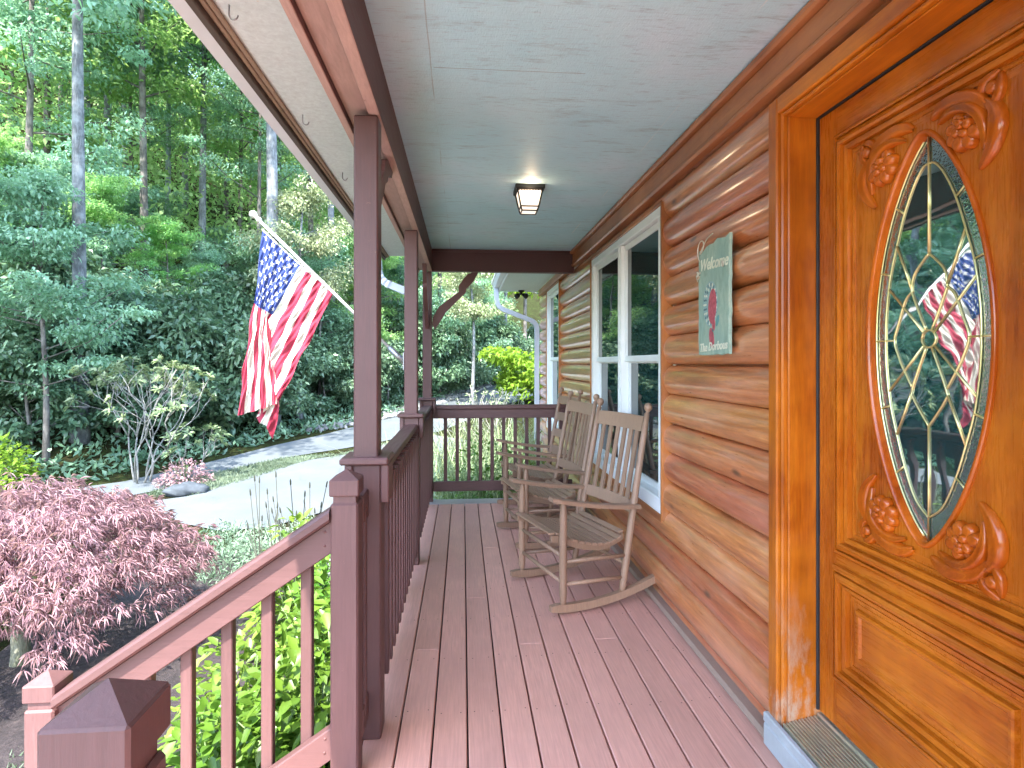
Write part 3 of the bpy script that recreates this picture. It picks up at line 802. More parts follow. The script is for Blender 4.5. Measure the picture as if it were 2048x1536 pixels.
PNT = [plain('red_paint', (.38, .085, .11), .6, 0, .3, .35, 60), plain('dark_blue_paint', (.07, .13, .16), .6), plain('cream_paint', (.60, .61, .50), .6), plain('teal_paint', (.10, .26, .27), .6), plain('grey_teal_paint', (.24, .36, .36), .6, 0, .3, .2, 60)]
mb = MB()
blob(mb, (2.462, 1.602), .075, .098, 4, 0, SX-.0008); 
for ring, cnt, rr in ((.062, 26, .084), (.046, 20, .064)):
    for k in range(cnt):
        a = 2*math.pi*k/cnt; blob(mb, (2.462+ring*math.cos(a), 1.602+rr*math.sin(a)), .0048, .0085, 1 if k % 2 else 2, a-1.57, SX-.0014, 8)
blob(mb, (2.440, 1.590), .040, .075, 0, .1, SX-.002); blob(mb, (2.428, 1.515), .014, .03, 0, 0, SX-.0022); blob(mb, (2.448, 1.455), .022, .045, 0, -.25, SX-.002)
blob(mb, (2.392, 1.525), .012, .026, 3, .5); blob(mb, (2.435, 1.488), .006, .008, 1, 0, SX-.003, 10)
mb.build('bird_painting', PNT, t)
def lettering(text, y, z, size, mat, parent, tilt=0):
    cu = bpy.data.curves.new('lettering', 'FONT'); cu.body = text; cu.size = size; cu.align_x = 'CENTER'; cu.extrude = .0008; cu.shear = .25; cu.offset = .0012
    o = bpy.data.objects.new('lettering', cu); col.objects.link(o)
    bpy.context.view_layer.update()
    dg = bpy.context.evaluated_depsgraph_get(); me = bpy.data.meshes.new_from_object(o.evaluated_get(dg))
    bpy.data.objects.remove(o)
    Mx = Matrix(((0, 0, -1, 0), (-1, 0, 0, 0), (0, 1, 0, 0), (0, 0, 0, 1)))
    q = Matrix.Translation((SX-.0015, y+DYS, z)) @ Mx @ Matrix.Rotation(tilt, 4, 'Z')
    me.transform(q); me.materials.clear(); me.materials.append(mat)
    o = bpy.data.objects.new('lettering', me); col.objects.link(o); hang(o, parent)
lettering('Welcome', 2.432, 1.752, .070, PNT[2], t, R(-3)); lettering('The Dorbous', 2.436, 1.402, .050, PNT[2], t, R(2))
wire = [(2.556, 1.80), (2.575, 1.825), (2.578, 1.86), (2.56, 1.885), (2.53, 1.888), (2.515, 1.872), (2.525, 1.848), (2.555, 1.832), (2.52, 1.862), (2.48, 1.885), (2.45, 1.893), (2.42, 1.897)]
mb = MB(); mb.tube([(SX-.008, y+DYS, z) for y, z in smoothp(wire, 4)], .0028, 6); wb = mb
M['wire'] = plain('pale_wire', (.52, .46, .38), .5, .3)
wb.build('hanging_wire', M['wire'], t)
for c, tail in (((2.574, 1.745), True), ((2.322, 1.752), False)):
    p = [(SX-.006-.008*math.sin(k*.6), c[0]+.012*math.cos(k*1.1), c[1]+.012*math.sin(k*1.1)) for k in range(9)]
    if tail: p += [(SX-.006, 2.602, 1.742), (SX-.006, 2.585, 1.715), (SX-.002, 2.572, 1.738)]
    mb = MB(); mb.tube([(a_, b_+DYS, c_) for a_, b_, c_ in p], .003, 6); mb.build('wire_knot', M['wire'], t)

# ------------------------------------------------------------------ flag on its pole
t = thing('porch_flag', 'stars and stripes flag on a white pole angled out from the middle porch post', 'flag', (-.40, 3.95, 1.37))
mb = MB()
A, B = Vector((-.402, 3.97, 1.362)), Vector((-1.366, 3.97, 2.316))
mb.tube([A, A+(B-A)*.5, B], [.0105, .0105, .0095], 12)
mb.build('flag_pole', plain('worn_white_pole', (.52, .54, .55), .4, .2), t)
ax = (B-A).normalized()
mb = MB(); mb.lathe([(.012, -.045), (.018, -.04), (.018, -.028), (.013, -.022), (.013, -.008), (.02, 0), (.026, .014), (.024, .03), (.012, .04), (0, .042)], B, ax, 14); mb.build('finial', plain('pale_gold_finial', (.66, .66, .55), .35, .3), t)
mb = MB(); mb.tube([A - ax*.02, A + ax*.13], .019, 12); mb.box(-.401, -.391, 3.93, 4.01, 1.30, 1.42, .003); mb.tube([A - ax*.01, Vector((-.393, 3.96, 1.36))], .015, 8); mb.build('pole_bracket', M['steel'], t)
# cloth: s runs along the pole from its tip, t along the stripes; hung over two creases
H0, H1 = Vector((-1.319, 2.236)), Vector((-0.856, 1.826))
def key(s):
    """pole point, crease point and bottom point of the thread at s (0..1)"""
    p0 = H0.lerp(H1, s); q = s*13
    if q <= 7:
        tab1 = [(0, (-1.373, 1.758)), (3, (-1.325, 1.71)), (7, (-1.275, 1.63))]; tab2 = [(0, (-1.452, 1.007)), (3.5, (-1.342, 1.041)), (7, (-1.225, 1.08))]
    else:
        tab1 = [(7, (-1.275, 1.63)), (8, (-1.271, 1.511)), (9, (-1.262, 1.393)), (10, (-1.255, 1.307)), (11, (-1.244, 1.209)), (12, (-1.228, 1.134)), (13, (-1.21, 1.091))]
        tab2 = [(7, (-1.225, 1.08)), (8, (-1.323, 1.017)), (10, (-1.392, 0.978)), (12, (-1.307, 0.922)), (13, (-1.277, 0.837))]
    def look(tab):
        for (a, p), (b, r_) in zip(tab, tab[1:]):
            if q <= b + 1e-6: f = (q-a)/(b-a); return Vector(p).lerp(Vector(r_), f)
        return Vector(tab[-1][1])
    return p0, look(tab1), look(tab2)
NS, NT = 156, 260
vs = []; W = Vector
for i in range(NS+1):
    s = i/NS; p0, p1, p2 = key(s); L1 = (p1-p0).length; L2 = (p2-p1).length
    q = s*13
    for j in range(NT+1):
        tt = j/NT; f1 = L1/(L1+L2)
        # cubic blend across the crease
        if tt < f1: p = p0.lerp(p1, tt/f1)
        else: p = p1.lerp(p2, (tt-f1)/(1-f1))
        after = max(0, (tt-f1)/(1-f1)) if f1 < 1 else 0
        near = 1-math.exp(-after*7)
        y = 3.97 + (-.045*near*(1-q/9) if q <= 7 else .06*near)
        y += .016*math.sin(q*1.6 + tt*5)*tt*1.2 + .007*math.sin(q*4.4 - tt*18) + .0035*math.sin(q*11+tt*47) + .006*math.sin(tt*31+q*2.2)*min(1, tt*4)
        y += .010*math.exp(-((q-3.2-tt*2)/.5)**2)*(1 if tt < .5 else 1-tt)
        sag = .012*math.sin(math.pi*s)*max(0, 1-tt*8)
        vs.append((p.x + .004*math.sin(tt*23+q)*min(1, tt*3), y, p.y - sag + .003*math.sin(q*3.1+tt*9)*tt))
def in_star(u, v, r):
    a = math.atan2(u, v); d = math.hypot(u, v); k = 2*math.pi/5; a = abs(((a + k/2) % k) - k/2)
    return d*math.cos(a - math.radians(72)) < .309*r
fs = []; mi = []
for i in range(NS):
    s = (i+.5)/NS; q = int(s*13)
    for j in range(NT):
        tt = (j+.5)/NT; a = i*(NT+1)+j
        fs.append((a, a+1, a+NT+2, a+NT+1))
        m = 0 if q % 2 == 0 else 1
        if s < 7/13 and tt < .40:
            m = 2; cy = s*13/7*10; cx_ = tt/.40*12
            ry, rx = round(cy), round(cx_)
            if 1 <= ry <= 9 and 1 <= rx <= 11 and (rx+ry) % 2 == 0:
                if in_star((cx_-rx)/12*.76, -(cy-ry)/10*(7/13), .036): m = 1
        if tt < .012: m = 1
        mi.append(m)
me = bpy.data.meshes.new('flag_cloth'); me.from_pydata(vs, [], fs)
me.polygons.foreach_set('material_index', mi); me.polygons.foreach_set('use_smooth', [True]*len(fs))
def cloth(name, c):
    n = N(name); a = n.noise(n.coord((1, 1, 1)), 34, 5, .7); n.set(Base_Color=n.ramp(a, [(.3, sc3(c, .82)), (.6, c)]), Roughness=.75)
    n.b.inputs['Sheen Weight'].default_value = .2; n.bump(n.noise(n.coord((1, 1, 1)), 70, 4, .6), .5, .004)
    tr = n.n('ShaderNodeBsdfTranslucent'); tr.inputs[0].default_value = (*c, 1); ms = n.n('ShaderNodeMixShader'); ms.inputs[0].default_value = .3
    n.l(n.b.outputs[0], ms.inputs[1]); n.l(tr.outputs[0], ms.inputs[2]); n.l(ms.outputs[0], n.out.inputs[0]); return n.m
for m in (cloth('flag_red', (.38, .022, .060)), cloth('flag_white', (.66, .645, .56)), cloth('flag_blue', (.022, .050, .22))): me.materials.append(m)
o = bpy.data.objects.new('flag_cloth', me); col.objects.link(o); hang(o, t)

# ------------------------------------------------------------------ rocking chairs (front towards local -X, width along Y)
LOCAL_LABELS = ['brown slatted rocking chair nearest the camera beside the wide window', 'brown slatted rocking chair in the middle of the row of three', 'brown ladder back rocking chair at the far end of the row by the end railing']
def rocking_chair(label, ladder=False):
    t = thing('rocking_chair', label, 'rocking chair', (0, 0, 0), group='rocking chairs along the porch wall')
    m = M['chair']; W2 = .28
    def part(name, fn): mb = MB(); fn(mb); return mb.build(name, m, t)
    def rock(x): return .012 + .105*max(0, (x-.12)/.55)**2 + .16*max(0, (.10-x)/.5)**2    # rocker underside height
    def back(z): return .385 + (z-.05)*.172 + .018*max(0, (z-.4))**2                      # back post x at height z
    for s in (-1, 1):
        y = s*W2
        def f(mb):
            vs = []; n = 16
            for i in range(n+1):
                x = -.055 + .70*i/n; h = .042 if i > 0 else .03
                for a, b in ((-.016, 0), (.016, 0), (.016, h), (-.016, h)): vs.append((x, y+a, rock(x)+b))
            fs = [(0, 1, 2, 3), tuple(4*n+k for k in (3, 2, 1, 0))] + [(i*4+k, i*4+(k+1) % 4, i*4+4+(k+1) % 4, i*4+4+k) for i in range(n) for k in range(4)]
            mb.add(vs, fs)
        part('rocker', f)
        part('front_leg', lambda mb: mb.tube([(.02, y, .052), (.02, y, .075), (.02, y, .12), (.02, y, .40), (.022, y, .53), (.022, y, .575), (.022, y, .60)], [.013, .017, .0205, .021, .020, .0165, .015], 12))
        def f(mb):
            zs = [.055, .10, .20, .36, .5, .7, .9, 1.06]
            mb.tube([(back(z), y*(1-.05*min(1, z)), z) for z in zs], [.015, .019, .021, .021, .020, .019, .018, .015], 12)
            d = (back(1.06)-back(.9))/.16; b = Vector((back(1.06), y*.95, 1.055))
            mb.lathe([(.015, 0), (.011, .008), (.010, .014), (.016, .02), (.023, .032), (.024, .045), (.018, .058), (.006, .064), (0, .065)], b, (d, 0, 1), 12)
        part('back_post', f)
        def f(mb):
            n = 10; vs = []; out = 1.0
            for i in range(n+1):
                k = i/n; x = -.055 + (back(.52)+.03+.055)*k; z = .612 - .085*k - .012*math.sin(k*math.pi); w = .036 - .012*k if 0 < i else .026
                yo = y + s*.006
                for a, b in ((-w, 0), (w, 0), (w, .018), (w*.8, .023), (-w*.8, .023), (-w, .018)): vs.append((x, yo+a, z+b))
            fs = [tuple(range(6)), tuple(range(6*n+5, 6*n-1, -1))] + [(i*6+k, i*6+(k+1) % 6, i*6+6+(k+1) % 6, i*6+6+k) for i in range(n) for k in range(6)]
            mb.add(vs, fs)
        part('armrest', f)
    # seat: slats across a dished pair of side rails
    def sz(x): return .425 - .075*math.sin(min(1, max(0, (x-.0)/.42))*math.pi*.75) + .028*max(0, (x-.3)/.15)
    mb = MB(); k = 0; x = -.025
    while x < .435:
        zz = sz(x); dz = (sz(x+.02)-sz(x-.02))/.04; ang = -math.atan(dz)
        Mx = Matrix.Translation((x, 0, zz)) @ Matrix.Rotation(ang, 4, 'Y')
        hw = .285 if .06 < x < .38 else .238
        mb.box(-.0165, .0165, -hw, hw, -.006, .007, .003, 0, Mx); x += .0395
    mb.build('seat', m, t)
    for s in (-1, 1):
        mb = MB(); vs = []; n = 12
        for i in range(n+1):
            x = -.03 + .45*i/n
            for a, b in ((-.011, -.045), (.011, -.045), (.011, -.008), (-.011, -.008)): vs.append((x, s*.232+a, sz(x)+b))
        mb.add(vs, [(0, 1, 2, 3), tuple(4*n+k for k in (3, 2, 1, 0))] + [(i*4+k, i*4+(k+1) % 4, i*4+4+(k+1) % 4, i*4+4+k) for i in range(n) for k in range(4)])
        mb.build('seat_rail', m, t)
    def curved_rail(z, h, th=.016, dip=.022, wy=.245):
        mb = MB(); vs = []; n = 10
        for i in range(n+1):
            y = -wy + 2*wy*i/n; c = dip*(1-(y/wy)**2)
            for a, b in ((0, 0), (th, 0), (th, h), (0, h)): vs.append((back(z+b)+c-th/2+a, y, z+b))
        mb.add(vs, [(0, 1, 2, 3), tuple(4*n+k for k in (3, 2, 1, 0))] + [(i*4+k, i*4+(k+1) % 4, i*4+4+(k+1) % 4, i*4+4+k) for i in range(n) for k in range(4)])
        return mb
    if not ladder:
        curved_rail(.955, .085).build('top_rail', m, t); curved_rail(.50, .065).build('lower_rail', m, t)
        for k in range(6):
            y = -.185 + k*.074; c = .022*(1-(y/.245)**2); mb = MB()
            vs = []
            for z in (.555, .75, .965):
                for a, b in ((-.005, -.017), (.005, -.017), (.005, .017), (-.005, .017)): vs.append((back(z)+c+a, y+b, z))
            mb.add(vs, [(i*4+k_, i*4+(k_+1) % 4, i*4+4+(k_+1) % 4, i*4+4+k_) for i in range(2) for k_ in range(4)] + [(0, 1, 2, 3), (11, 10, 9, 8)])
            mb.build('back_slat', m, t)
    else:
        for z in (.50, .655, .81, .965): curved_rail(z, .072).build('back_slat', m, t)
    def rod(a, b, r0=.0125): mb = MB(); a, b = Vector(a), Vector(b); mb.tube([a, a.lerp(b, .5), b], [r0*.8, r0, r0*.8], 10); mb.build('stretcher', m, t)
    for z in (.17, .31): rod((.02, -W2, z), (.02, W2, z))
    for s in (-1, 1):
        for z in (.15, .27): rod((.02, s*W2, z+.012), (back(z), s*W2*.99, z))
    rod((back(.22), -W2*.99, .22), (back(.22), W2*.99, .22))
    return t
def along(tip_near, tip_far): a = Vector(tip_far) - Vector(tip_near); return math.atan2(-a.x, a.y)
def place(near, far, o):
    th = along(near, far); c = (Vector(near)+Vector(far))/2; f = Vector((math.cos(th), math.sin(th)))
    p = c + f*.055; o.location = (p.x, p.y, 0); o.rotation_euler = (0, 0, th)
ch = rocking_chair(LOCAL_LABELS[0])
c2 = dup(ch, (0, 0, 0), 0, LOCAL_LABELS[1])
place((.463, 3.060), (.295, 3.600), ch); place((.375, 4.155), (.274, 4.695), c2)
c3 = rocking_chair(LOCAL_LABELS[2], True); place((.405, 4.94), (.325, 5.47), c3)
# ------------------------------------------------------------------ terrain
FAR = [(-40, -4), (-16, 5.0), (-9, 8.2), (-5.5, 9.8), (-2.8, 14.8), (-1.4, 17.5), (1.6, 26), (6, 40), (16, 75)]
def base_z(x, y): return -.75 + .06*np.clip(np.asarray(y, float)-7, 0, 80)
def edge_dist(x, y):
    """signed distance beyond the far edge of the drive (positive = up the wooded bank)"""
    x = np.asarray(x, float); y = np.asarray(y, float); best = np.full(x.shape, 1e9); sg = np.zeros(x.shape)
    for (ax_, ay), (bx, by) in zip(FAR, FAR[1:]):
        dx, dy = bx-ax_, by-ay; t = np.clip(((x-ax_)*dx+(y-ay)*dy)/(dx*dx+dy*dy), 0, 1)
        d = np.hypot(x-ax_-t*dx, y-ay-t*dy); c = dx*(y-ay)-dy*(x-ax_)
        m = d < best - 1e-9; best = np.where(m, d, best); sg = np.where(m, np.sign(c), sg)
    return best*sg
def ground_z(x, y):
    x = np.asarray(x, float); y = np.asarray(y, float)
    e = np.clip(edge_dist(x, y)-1.0, 0, 60)
    z = base_z(x, y) + .50*e*e/(e+3.0) + .30*np.clip(e-12, 0, 40)
    z = z + .10*np.sin(x*.7+1)*np.cos(y*.55)*np.clip(e/3, 0, 1)
    return z + .04*np.sin(x*1.9)*np.sin(y*1.3+.5)*np.clip((np.hypot(x+1, y-3)-3)/4, 0, 1)*0.5
def gz(x, y): return float(ground_z(np.array([x]), np.array([y]))[0])
def grid(name, xs, ys, mat, zf, off=0):
    X, Y = np.meshgrid(xs, ys); Z = zf(X, Y) + off
    v = np.stack([X.ravel(), Y.ravel(), Z.ravel()], 1); nx = len(xs)
    f = [(j*nx+i, j*nx+i+1, (j+1)*nx+i+1, (j+1)*nx+i) for j in range(len(ys)-1) for i in range(nx-1)]
    me = bpy.data.meshes.new(name); me.from_pydata(v.tolist(), [], f); me.polygons.foreach_set('use_smooth', [True]*len(f)); me.materials.append(mat)
    o = bpy.data.objects.new(name, me); col.objects.link(o); return o
def ground_mat():
    n = N('forest_ground'); a = n.noise(n.coord(), 1.1, 8, .7); b = n.noise(n.coord(), 14, 7, .75); c = n.ramp(a, [(.35, (.018, .020, .010)), (.5, (.030, .045, .014)), (.68, (.045, .07, .02))])
    c = n.mix(n.ramp(b, [(.42, (0, 0, 0)), (.6, (1, 1, 1))]), (.022, .018, .011), c)
    n.set(Base_Color=c, Roughness=1); n.b.inputs['Specular IOR Level'].default_value = 0; n.bump(b, .8, .05); return n.m
xs = np.concatenate([np.linspace(-400, -50, 12), np.linspace(-45, -16, 16), np.arange(-15, 9, .4), np.linspace(10, 60, 22), np.linspace(80, 400, 8)])
ys = np.concatenate([np.linspace(-400, -30, 10), np.linspace(-20, 2, 14), np.arange(2.5, 30, .4), np.linspace(31, 90, 36), np.linspace(110, 400, 8)])
structure(grid('ground', xs, ys, ground_mat(), ground_z))
def mulch():
    n = N('dark_bark_mulch'); a = n.noise(n.coord(), 26, 7, .75); b = n.noise(n.coord((1, 1, 1)), 5, 5, .6)
    n.set(Base_Color=n.mix(.4, n.ramp(a, [(.35, (.012, .009, .010)), (.55, (.045, .032, .034)), (.72, (.12, .09, .085))]), n.ramp(b, [(.4, (.02, .016, .017)), (.7, (.07, .055, .055))])), Roughness=.95)
    n.bump(a, 1, .03); return n.m
structure(grid('added_bounce_slab', np.linspace(-3.6, -1.75, 8), np.linspace(-9, 1.3, 20), plain('pale_bounce_slab', (.5, .49, .46), .8, 0, .3, .12, 6, .2), ground_z, .02))  # added pale slab out of view, bounces sunlight up to the porch ceiling
structure(grid('mulch_bed', np.linspace(-3.3, -.43, 30), np.linspace(2.0, 6.6, 46), mulch(), lambda X, Y: ground_z(X, Y) + .02*np.sin(X*9)*np.cos(Y*8), .040))
# driveway: two ribbons of pale worn asphalt round a grass island
def drive_mat():
    n = N('pale_asphalt'); a = n.noise(n.coord(), 1.0, 6, .65); b = n.noise(n.coord(), 60, 6, .8); cr = n.noise(n.coord((1, .3, 1)), 3.2, 6, .7, .8)
    c = n.ramp(a, [(.3, (.075, .09, .098)), (.55, (.098, .112, .118)), (.75, (.125, .134, .134))])
    c = n.mix(n.ramp(b, [(.3, (0, 0, 0)), (.55, (1, 1, 1))]), (.08, .09, .095), c)
    c = n.mix(n.ramp(cr, [(.60, (0, 0, 0)), (.68, (.5, .5, .5))]), c, (.065, .07, .075))
    n.set(Base_Color=c, Roughness=.85); n.bump(b, .4, .006); return n.m
M['drive'] = drive_mat()
def ribbon(name, left, right, off, nseg=60, nw=10):
    def samp(pts, t):
        d = [0]
        for a, b in zip(pts, pts[1:]): d.append(d[-1]+math.dist(a, b))
        s = t*d[-1]
        for i in range(len(pts)-1):
            if s <= d[i+1]+1e-9: f = (s-d[i])/(d[i+1]-d[i]); return tuple(p*(1-f)+q*f for p, q in zip(pts[i], pts[i+1]))
        return pts[-1]
    vs = []
    for i in range(nseg+1):
        a, b = samp(left, i/nseg), samp(right, i/nseg)
        for j in range(nw+1): f = j/nw; vs.append((a[0]*(1-f)+b[0]*f, a[1]*(1-f)+b[1]*f))
    v = np.array(vs); z = ground_z(v[:, 0], v[:, 1]) + off
    fs = [(i*(nw+1)+j, i*(nw+1)+j+1, (i+1)*(nw+1)+j+1, (i+1)*(nw+1)+j) for i in range(nseg) for j in range(nw)]
    me = bpy.data.meshes.new(name); me.from_pydata(np.column_stack([v, z]).tolist(), [], fs); me.polygons.foreach_set('use_smooth', [True]*len(fs)); me.materials.append(M['drive'])
    o = bpy.data.objects.new(name, me); col.objects.link(o); return structure(o)
ribbon('driveway', [(-12, 6.9), (-8.4, 8.4), (-5.5, 9.75), (-2.85, 14.75), (-1.45, 17.4), (1.5, 26), (5.8, 40)], [(-9, 5.4), (-7.2, 7.4), (-4.75, 9.15), (-4.45, 10.2), (-3.5, 11.45), (-.6, 14.2), (1.6, 19.5), (4.6, 26), (9, 39)], .014)
ribbon('parking_area', [(-4.5, 8.65), (-4.0, 8.95), (-3.6, 10.05), (-2.9, 11.2), (-2.2, 11.8), (-1.0, 13.9)], [(-3.6, 7.75), (-2.97, 7.42), (-2.4, 7.55), (-1.6, 8.4), (-.7, 9.9), (.3, 12.9)], .022)

# ------------------------------------------------------------------ leaves
def unit(a): return a/np.maximum(np.linalg.norm(a, axis=1, keepdims=True), 1e-9)
def leaves(name, P, D, Nn, ln, wd, mat, parent, var=None, fold=.25, droop=0.0, ovate=False):
    """many small folded leaves: P base points, D directions, Nn up vectors"""
    n = len(P); D = unit(D); S = unit(np.cross(D, Nn)); U = np.cross(S, D)
    ln = np.broadcast_to(ln, (n,))[:, None]; wd = np.broadcast_to(wd, (n,))[:, None]
    tip = P + D*ln - np.array([0, 0, 1])*droop*ln
    if ovate:
        m1 = P + D*ln*.30 + U*fold*wd*.45; m2 = P + D*ln*.66 + U*fold*wd*.30 - np.array([0, 0, 1])*droop*ln*.4
        rows = [P, m1+S*wd*.5, m1-S*wd*.5, m2+S*wd*.36, m2-S*wd*.36, tip, P+D*ln*.3, m2 - U*fold*wd*.30]
        V = np.stack(rows, 1).reshape(-1, 3); k = 8
        quad = np.array([[0, 1, 3, 7], [0, 7, 4, 2], [7, 3, 5, 5], [7, 5, 4, 4]])
        tri = np.array([[0, 1, 3], [0, 3, 7], [0, 7, 4], [0, 4, 2], [7, 3, 5], [7, 5, 4]])
    else:
        mid = P + D*ln*.45 + U*fold*wd*.5
        V = np.stack([P, mid+S*wd*.5, tip, mid-S*wd*.5], 1).reshape(-1, 3); k = 4
        tri = np.array([[0, 1, 2], [0, 2, 3]])
    F = (np.arange(n)[:, None, None]*k + tri[None]).reshape(-1, 3)
    me = bpy.data.meshes.new(name); nf = len(F)
    me.vertices.add(len(V)); me.vertices.foreach_set('co', V.astype(np.float32).ravel())
    me.loops.add(nf*3); me.loops.foreach_set('vertex_index', F.astype(np.int32).ravel())
    me.polygons.add(nf); me.polygons.foreach_set('loop_start', np.arange(0, nf*3, 3, dtype=np.int32)); me.polygons.foreach_set('loop_total', np.full(nf, 3, np.int32))
    me.update(calc_edges=True)
    at = me.attributes.new('var', 'FLOAT', 'POINT')
    if var is None: var = rng.random(n)
    at.data.foreach_set('value', np.repeat(np.clip(var, 0, 1), k).astype(np.float32))
    me.materials.append(mat)
    o = bpy.data.objects.new(name, me); col.objects.link(o)
    if parent is not None: hang(o, parent)
    return o
def rnd(n): return rng.normal(size=(n, 3))
def clumps(C, Rr, per, flat=.45, shell=.5):
    """leaf positions in flattened clumps; returns points, outward vectors, clump ids"""
    n = len(C)*per; ids = np.repeat(np.arange(len(C)), per)
    d = unit(rnd(n)); r = (shell + (1-shell)*rng.random(n))[:, None]*rng.random((n, 1))**.25
    off = d*r; off[:, 2] *= flat
    return C[ids] + off*np.asarray(Rr)[ids][:, None], d, ids

LM = {
 'teal': leaf('broadleaf_canopy', (.065, .165, .10), (.40, .60, .44), .40),
 'green': leaf('sunny_canopy', (.10, .25, .07), (.42, .62, .26), .5),
 'pale': leaf('pale_blossom_leaf', (.13, .19, .08), (.48, .52, .33), .25),
 'rhodo': leaf('dark_evergreen_leaf', (.030, .080, .040), (.18, .29, .165), .18, .35, .5, .5),
 'cream': leaf('cream_green_leaf', (.08, .14, .06), (.30, .38, .20), .25, .4),
 'lime': leaf('lime_maple_leaf', (.09, .18, .015), (.30, .42, .05), .5),
 'maple': leaf('purple_laceleaf', (.115, .045, .058), (.57, .36, .405), .35, .45, .1),
 'bright': leaf('bright_shrub_leaf', (.025, .085, .010), (.115, .25, .03), .3, .4, .25),
 'bright2': leaf('yellow_green_leaf', (.045, .105, .010), (.20, .29, .045), .35, .4, .25),
 'greygreen': leaf('grey_green_cover_leaf', (.10, .17, .11), (.30, .40, .29), .2, .5),
 'grass': leaf('lawn_blade', (.07, .10, .06), (.22, .27, .18), .3, .5),
 'strap': leaf('pale_strap_leaf', (.08, .13, .05), (.36, .42, .24), .25, .5),
}
BK = {'grey': bark('grey_bark', (.11, .115, .12), (.24, .255, .26)), 'dark': bark('dark_bark', (.085, .075, .065), (.2, .185, .165)), 'light': bark('pale_bark', (.22, .25, .27), (.40, .45, .48)), 'twig': bark('pale_stem', (.17, .165, .145), (.32, .31, .28))}

def tree_proto(name, label, cat, h, r, crown0, spread, ncl, per, lsz, lm, bk, layered=False, lean=0.0, trunk_to=.9, seed=1, group=None, fork=False, clr=.55):
    """tapered trunk with limbs and a crown of leaf clumps, standing at the origin"""
    rs = random.Random(seed); t = thing(name, label, cat, (0, 0, 0), group=group)
    mb = MB(); n = 10; ph = rs.uniform(0, 6)
    def tp(k): return Vector((lean*h*k*k + .10*math.sin(k*5+ph)*k, .10*math.sin(k*4+ph*2)*k, h*trunk_to*k))
    pts = [tp(i/n) for i in range(n+1)]; pts[0].z = -.3
    mb.tube(pts, [r*(1.35 if i == 0 else 1)*(1-.72*i/n) for i in range(n+1)], 9)
    if fork:
        b = tp(.45); mb.tube([b + Vector((0, 0, -.3)), b + Vector((.22, .05, .9)), b + Vector((.42, .1, 2.6)), b + Vector((.5, .1, h*.45))], [r*.6, r*.5, r*.4, r*.15], 7)
    C = []; Rr = []; limb = 0
    while len(C) < ncl:
        k = rs.random()**.8; z = crown0 + (h-crown0)*k; a = rs.uniform(0, 2*math.pi); prof = math.sin(math.pi*min(1, .18+.80*k))**.8
        reach = spread*prof*rs.uniform(.55, 1.0)
        b = tp(min(1, max(0.05, (z-reach*.35)/(h*trunk_to)))); e = Vector((b.x + math.cos(a)*reach, b.y + math.sin(a)*reach, z))
        m = b.lerp(e, .55) + Vector((0, 0, -.06*reach if layered else .10*reach))
        if limb < 34: mb.tube([b, m, e], [r*.30*(1-.5*k), r*.18*(1-.5*k), .008], 5); limb += 1
        for q in (1.0, .72, .48):
            if len(C) < ncl:
                p = b.lerp(e, q) + Vector((rs.uniform(-.3, .3), rs.uniform(-.3, .3), rs.uniform(-.15, .15)))*clr*1.4
                C.append(tuple(p)); Rr.append(clr*rs.uniform(.7, 1.35))
    mb.build('trunk', bk, t)
    C = np.array(C); P_, d, ids = clumps(C, Rr, per, .38 if layered else .62)
    m = len(P_); out = P_ - np.array([0, 0, 0]); out[:, 2] *= 0
    D = unit(rnd(m)*.7 + unit(out)*.6 + np.array([0, 0, -.25])); U = unit(rnd(m)*(.35 if layered else .6) + np.array([0, 0, 1.0]))
    cv = rng.random(len(C))[ids]; var = .55*rng.random(m) + .45*cv
    leaves('crown', P_, D, U, lsz*(.6+.8*rng.random(m)), lsz*.55*(.7+.6*rng.random(m)), lm, t, var, .3, .15)
    return t

G_T = 'tall trees in the wood beyond the driveway'
tall_a = tree_proto('forest_tree', '', 'tree', 20, .15, 8.5, 3.2, 130, 105, .17, LM['teal'], BK['grey'], seed=3, group=G_T, clr=.75)
tall_b = tree_proto('forest_tree', '', 'tree', 18, .12, 7.0, 2.9, 125, 105, .16, LM['green'], BK['dark'], seed=8, lean=.03, group=G_T, clr=.7)
tall_c = tree_proto('forest_tree', '', 'tree', 19, .12, 9.0, 2.8, 110, 105, .16, LM['teal'], BK['light'], seed=12, fork=True, group=G_T, clr=.7)
G_U = 'understorey trees at the edge of the wood'
und_a = tree_proto('understorey_tree', '', 'tree', 5.6, .06, 1.5, 2.3, 90, 190, .095, LM['teal'], BK['dark'], True, seed=21, group=G_U, clr=.50)
und_b = tree_proto('understorey_tree', '', 'tree', 6.6, .07, 2.2, 2.1, 90, 190, .092, LM['green'], BK['dark'], True, seed=24, group=G_U, clr=.48)
pale_t = tree_proto('blossoming_tree', '', 'tree', 6.2, .08, 3.2, 1.45, 70, 170, .085, LM['pale'], BK['grey'], seed=31, clr=.42)
mid_t = tree_proto('broadleaf_tree', '', 'tree', 12.5, .10, 3.6, 2.7, 130, 150, .115, LM['teal'], BK['dark'], True, seed=51, group='broadleaf trees filling the upper left of the wood', clr=.62)
lime_t = tree_proto('lime_green_tree', '', 'tree', 5.6, .09, .5, 2.1, 95, 150, .13, LM['lime'], BK['grey'], True, seed=35, clr=.5)
G_R = 'evergreen shrubs along the foot of the wooded bank'
rho = tree_proto('evergreen_shrub', '', 'shrub', 2.6, .05, .15, 1.55, 95, 120, .13, LM['rhodo'], BK['dark'], seed=41, group=G_R, clr=.42, trunk_to=.7)

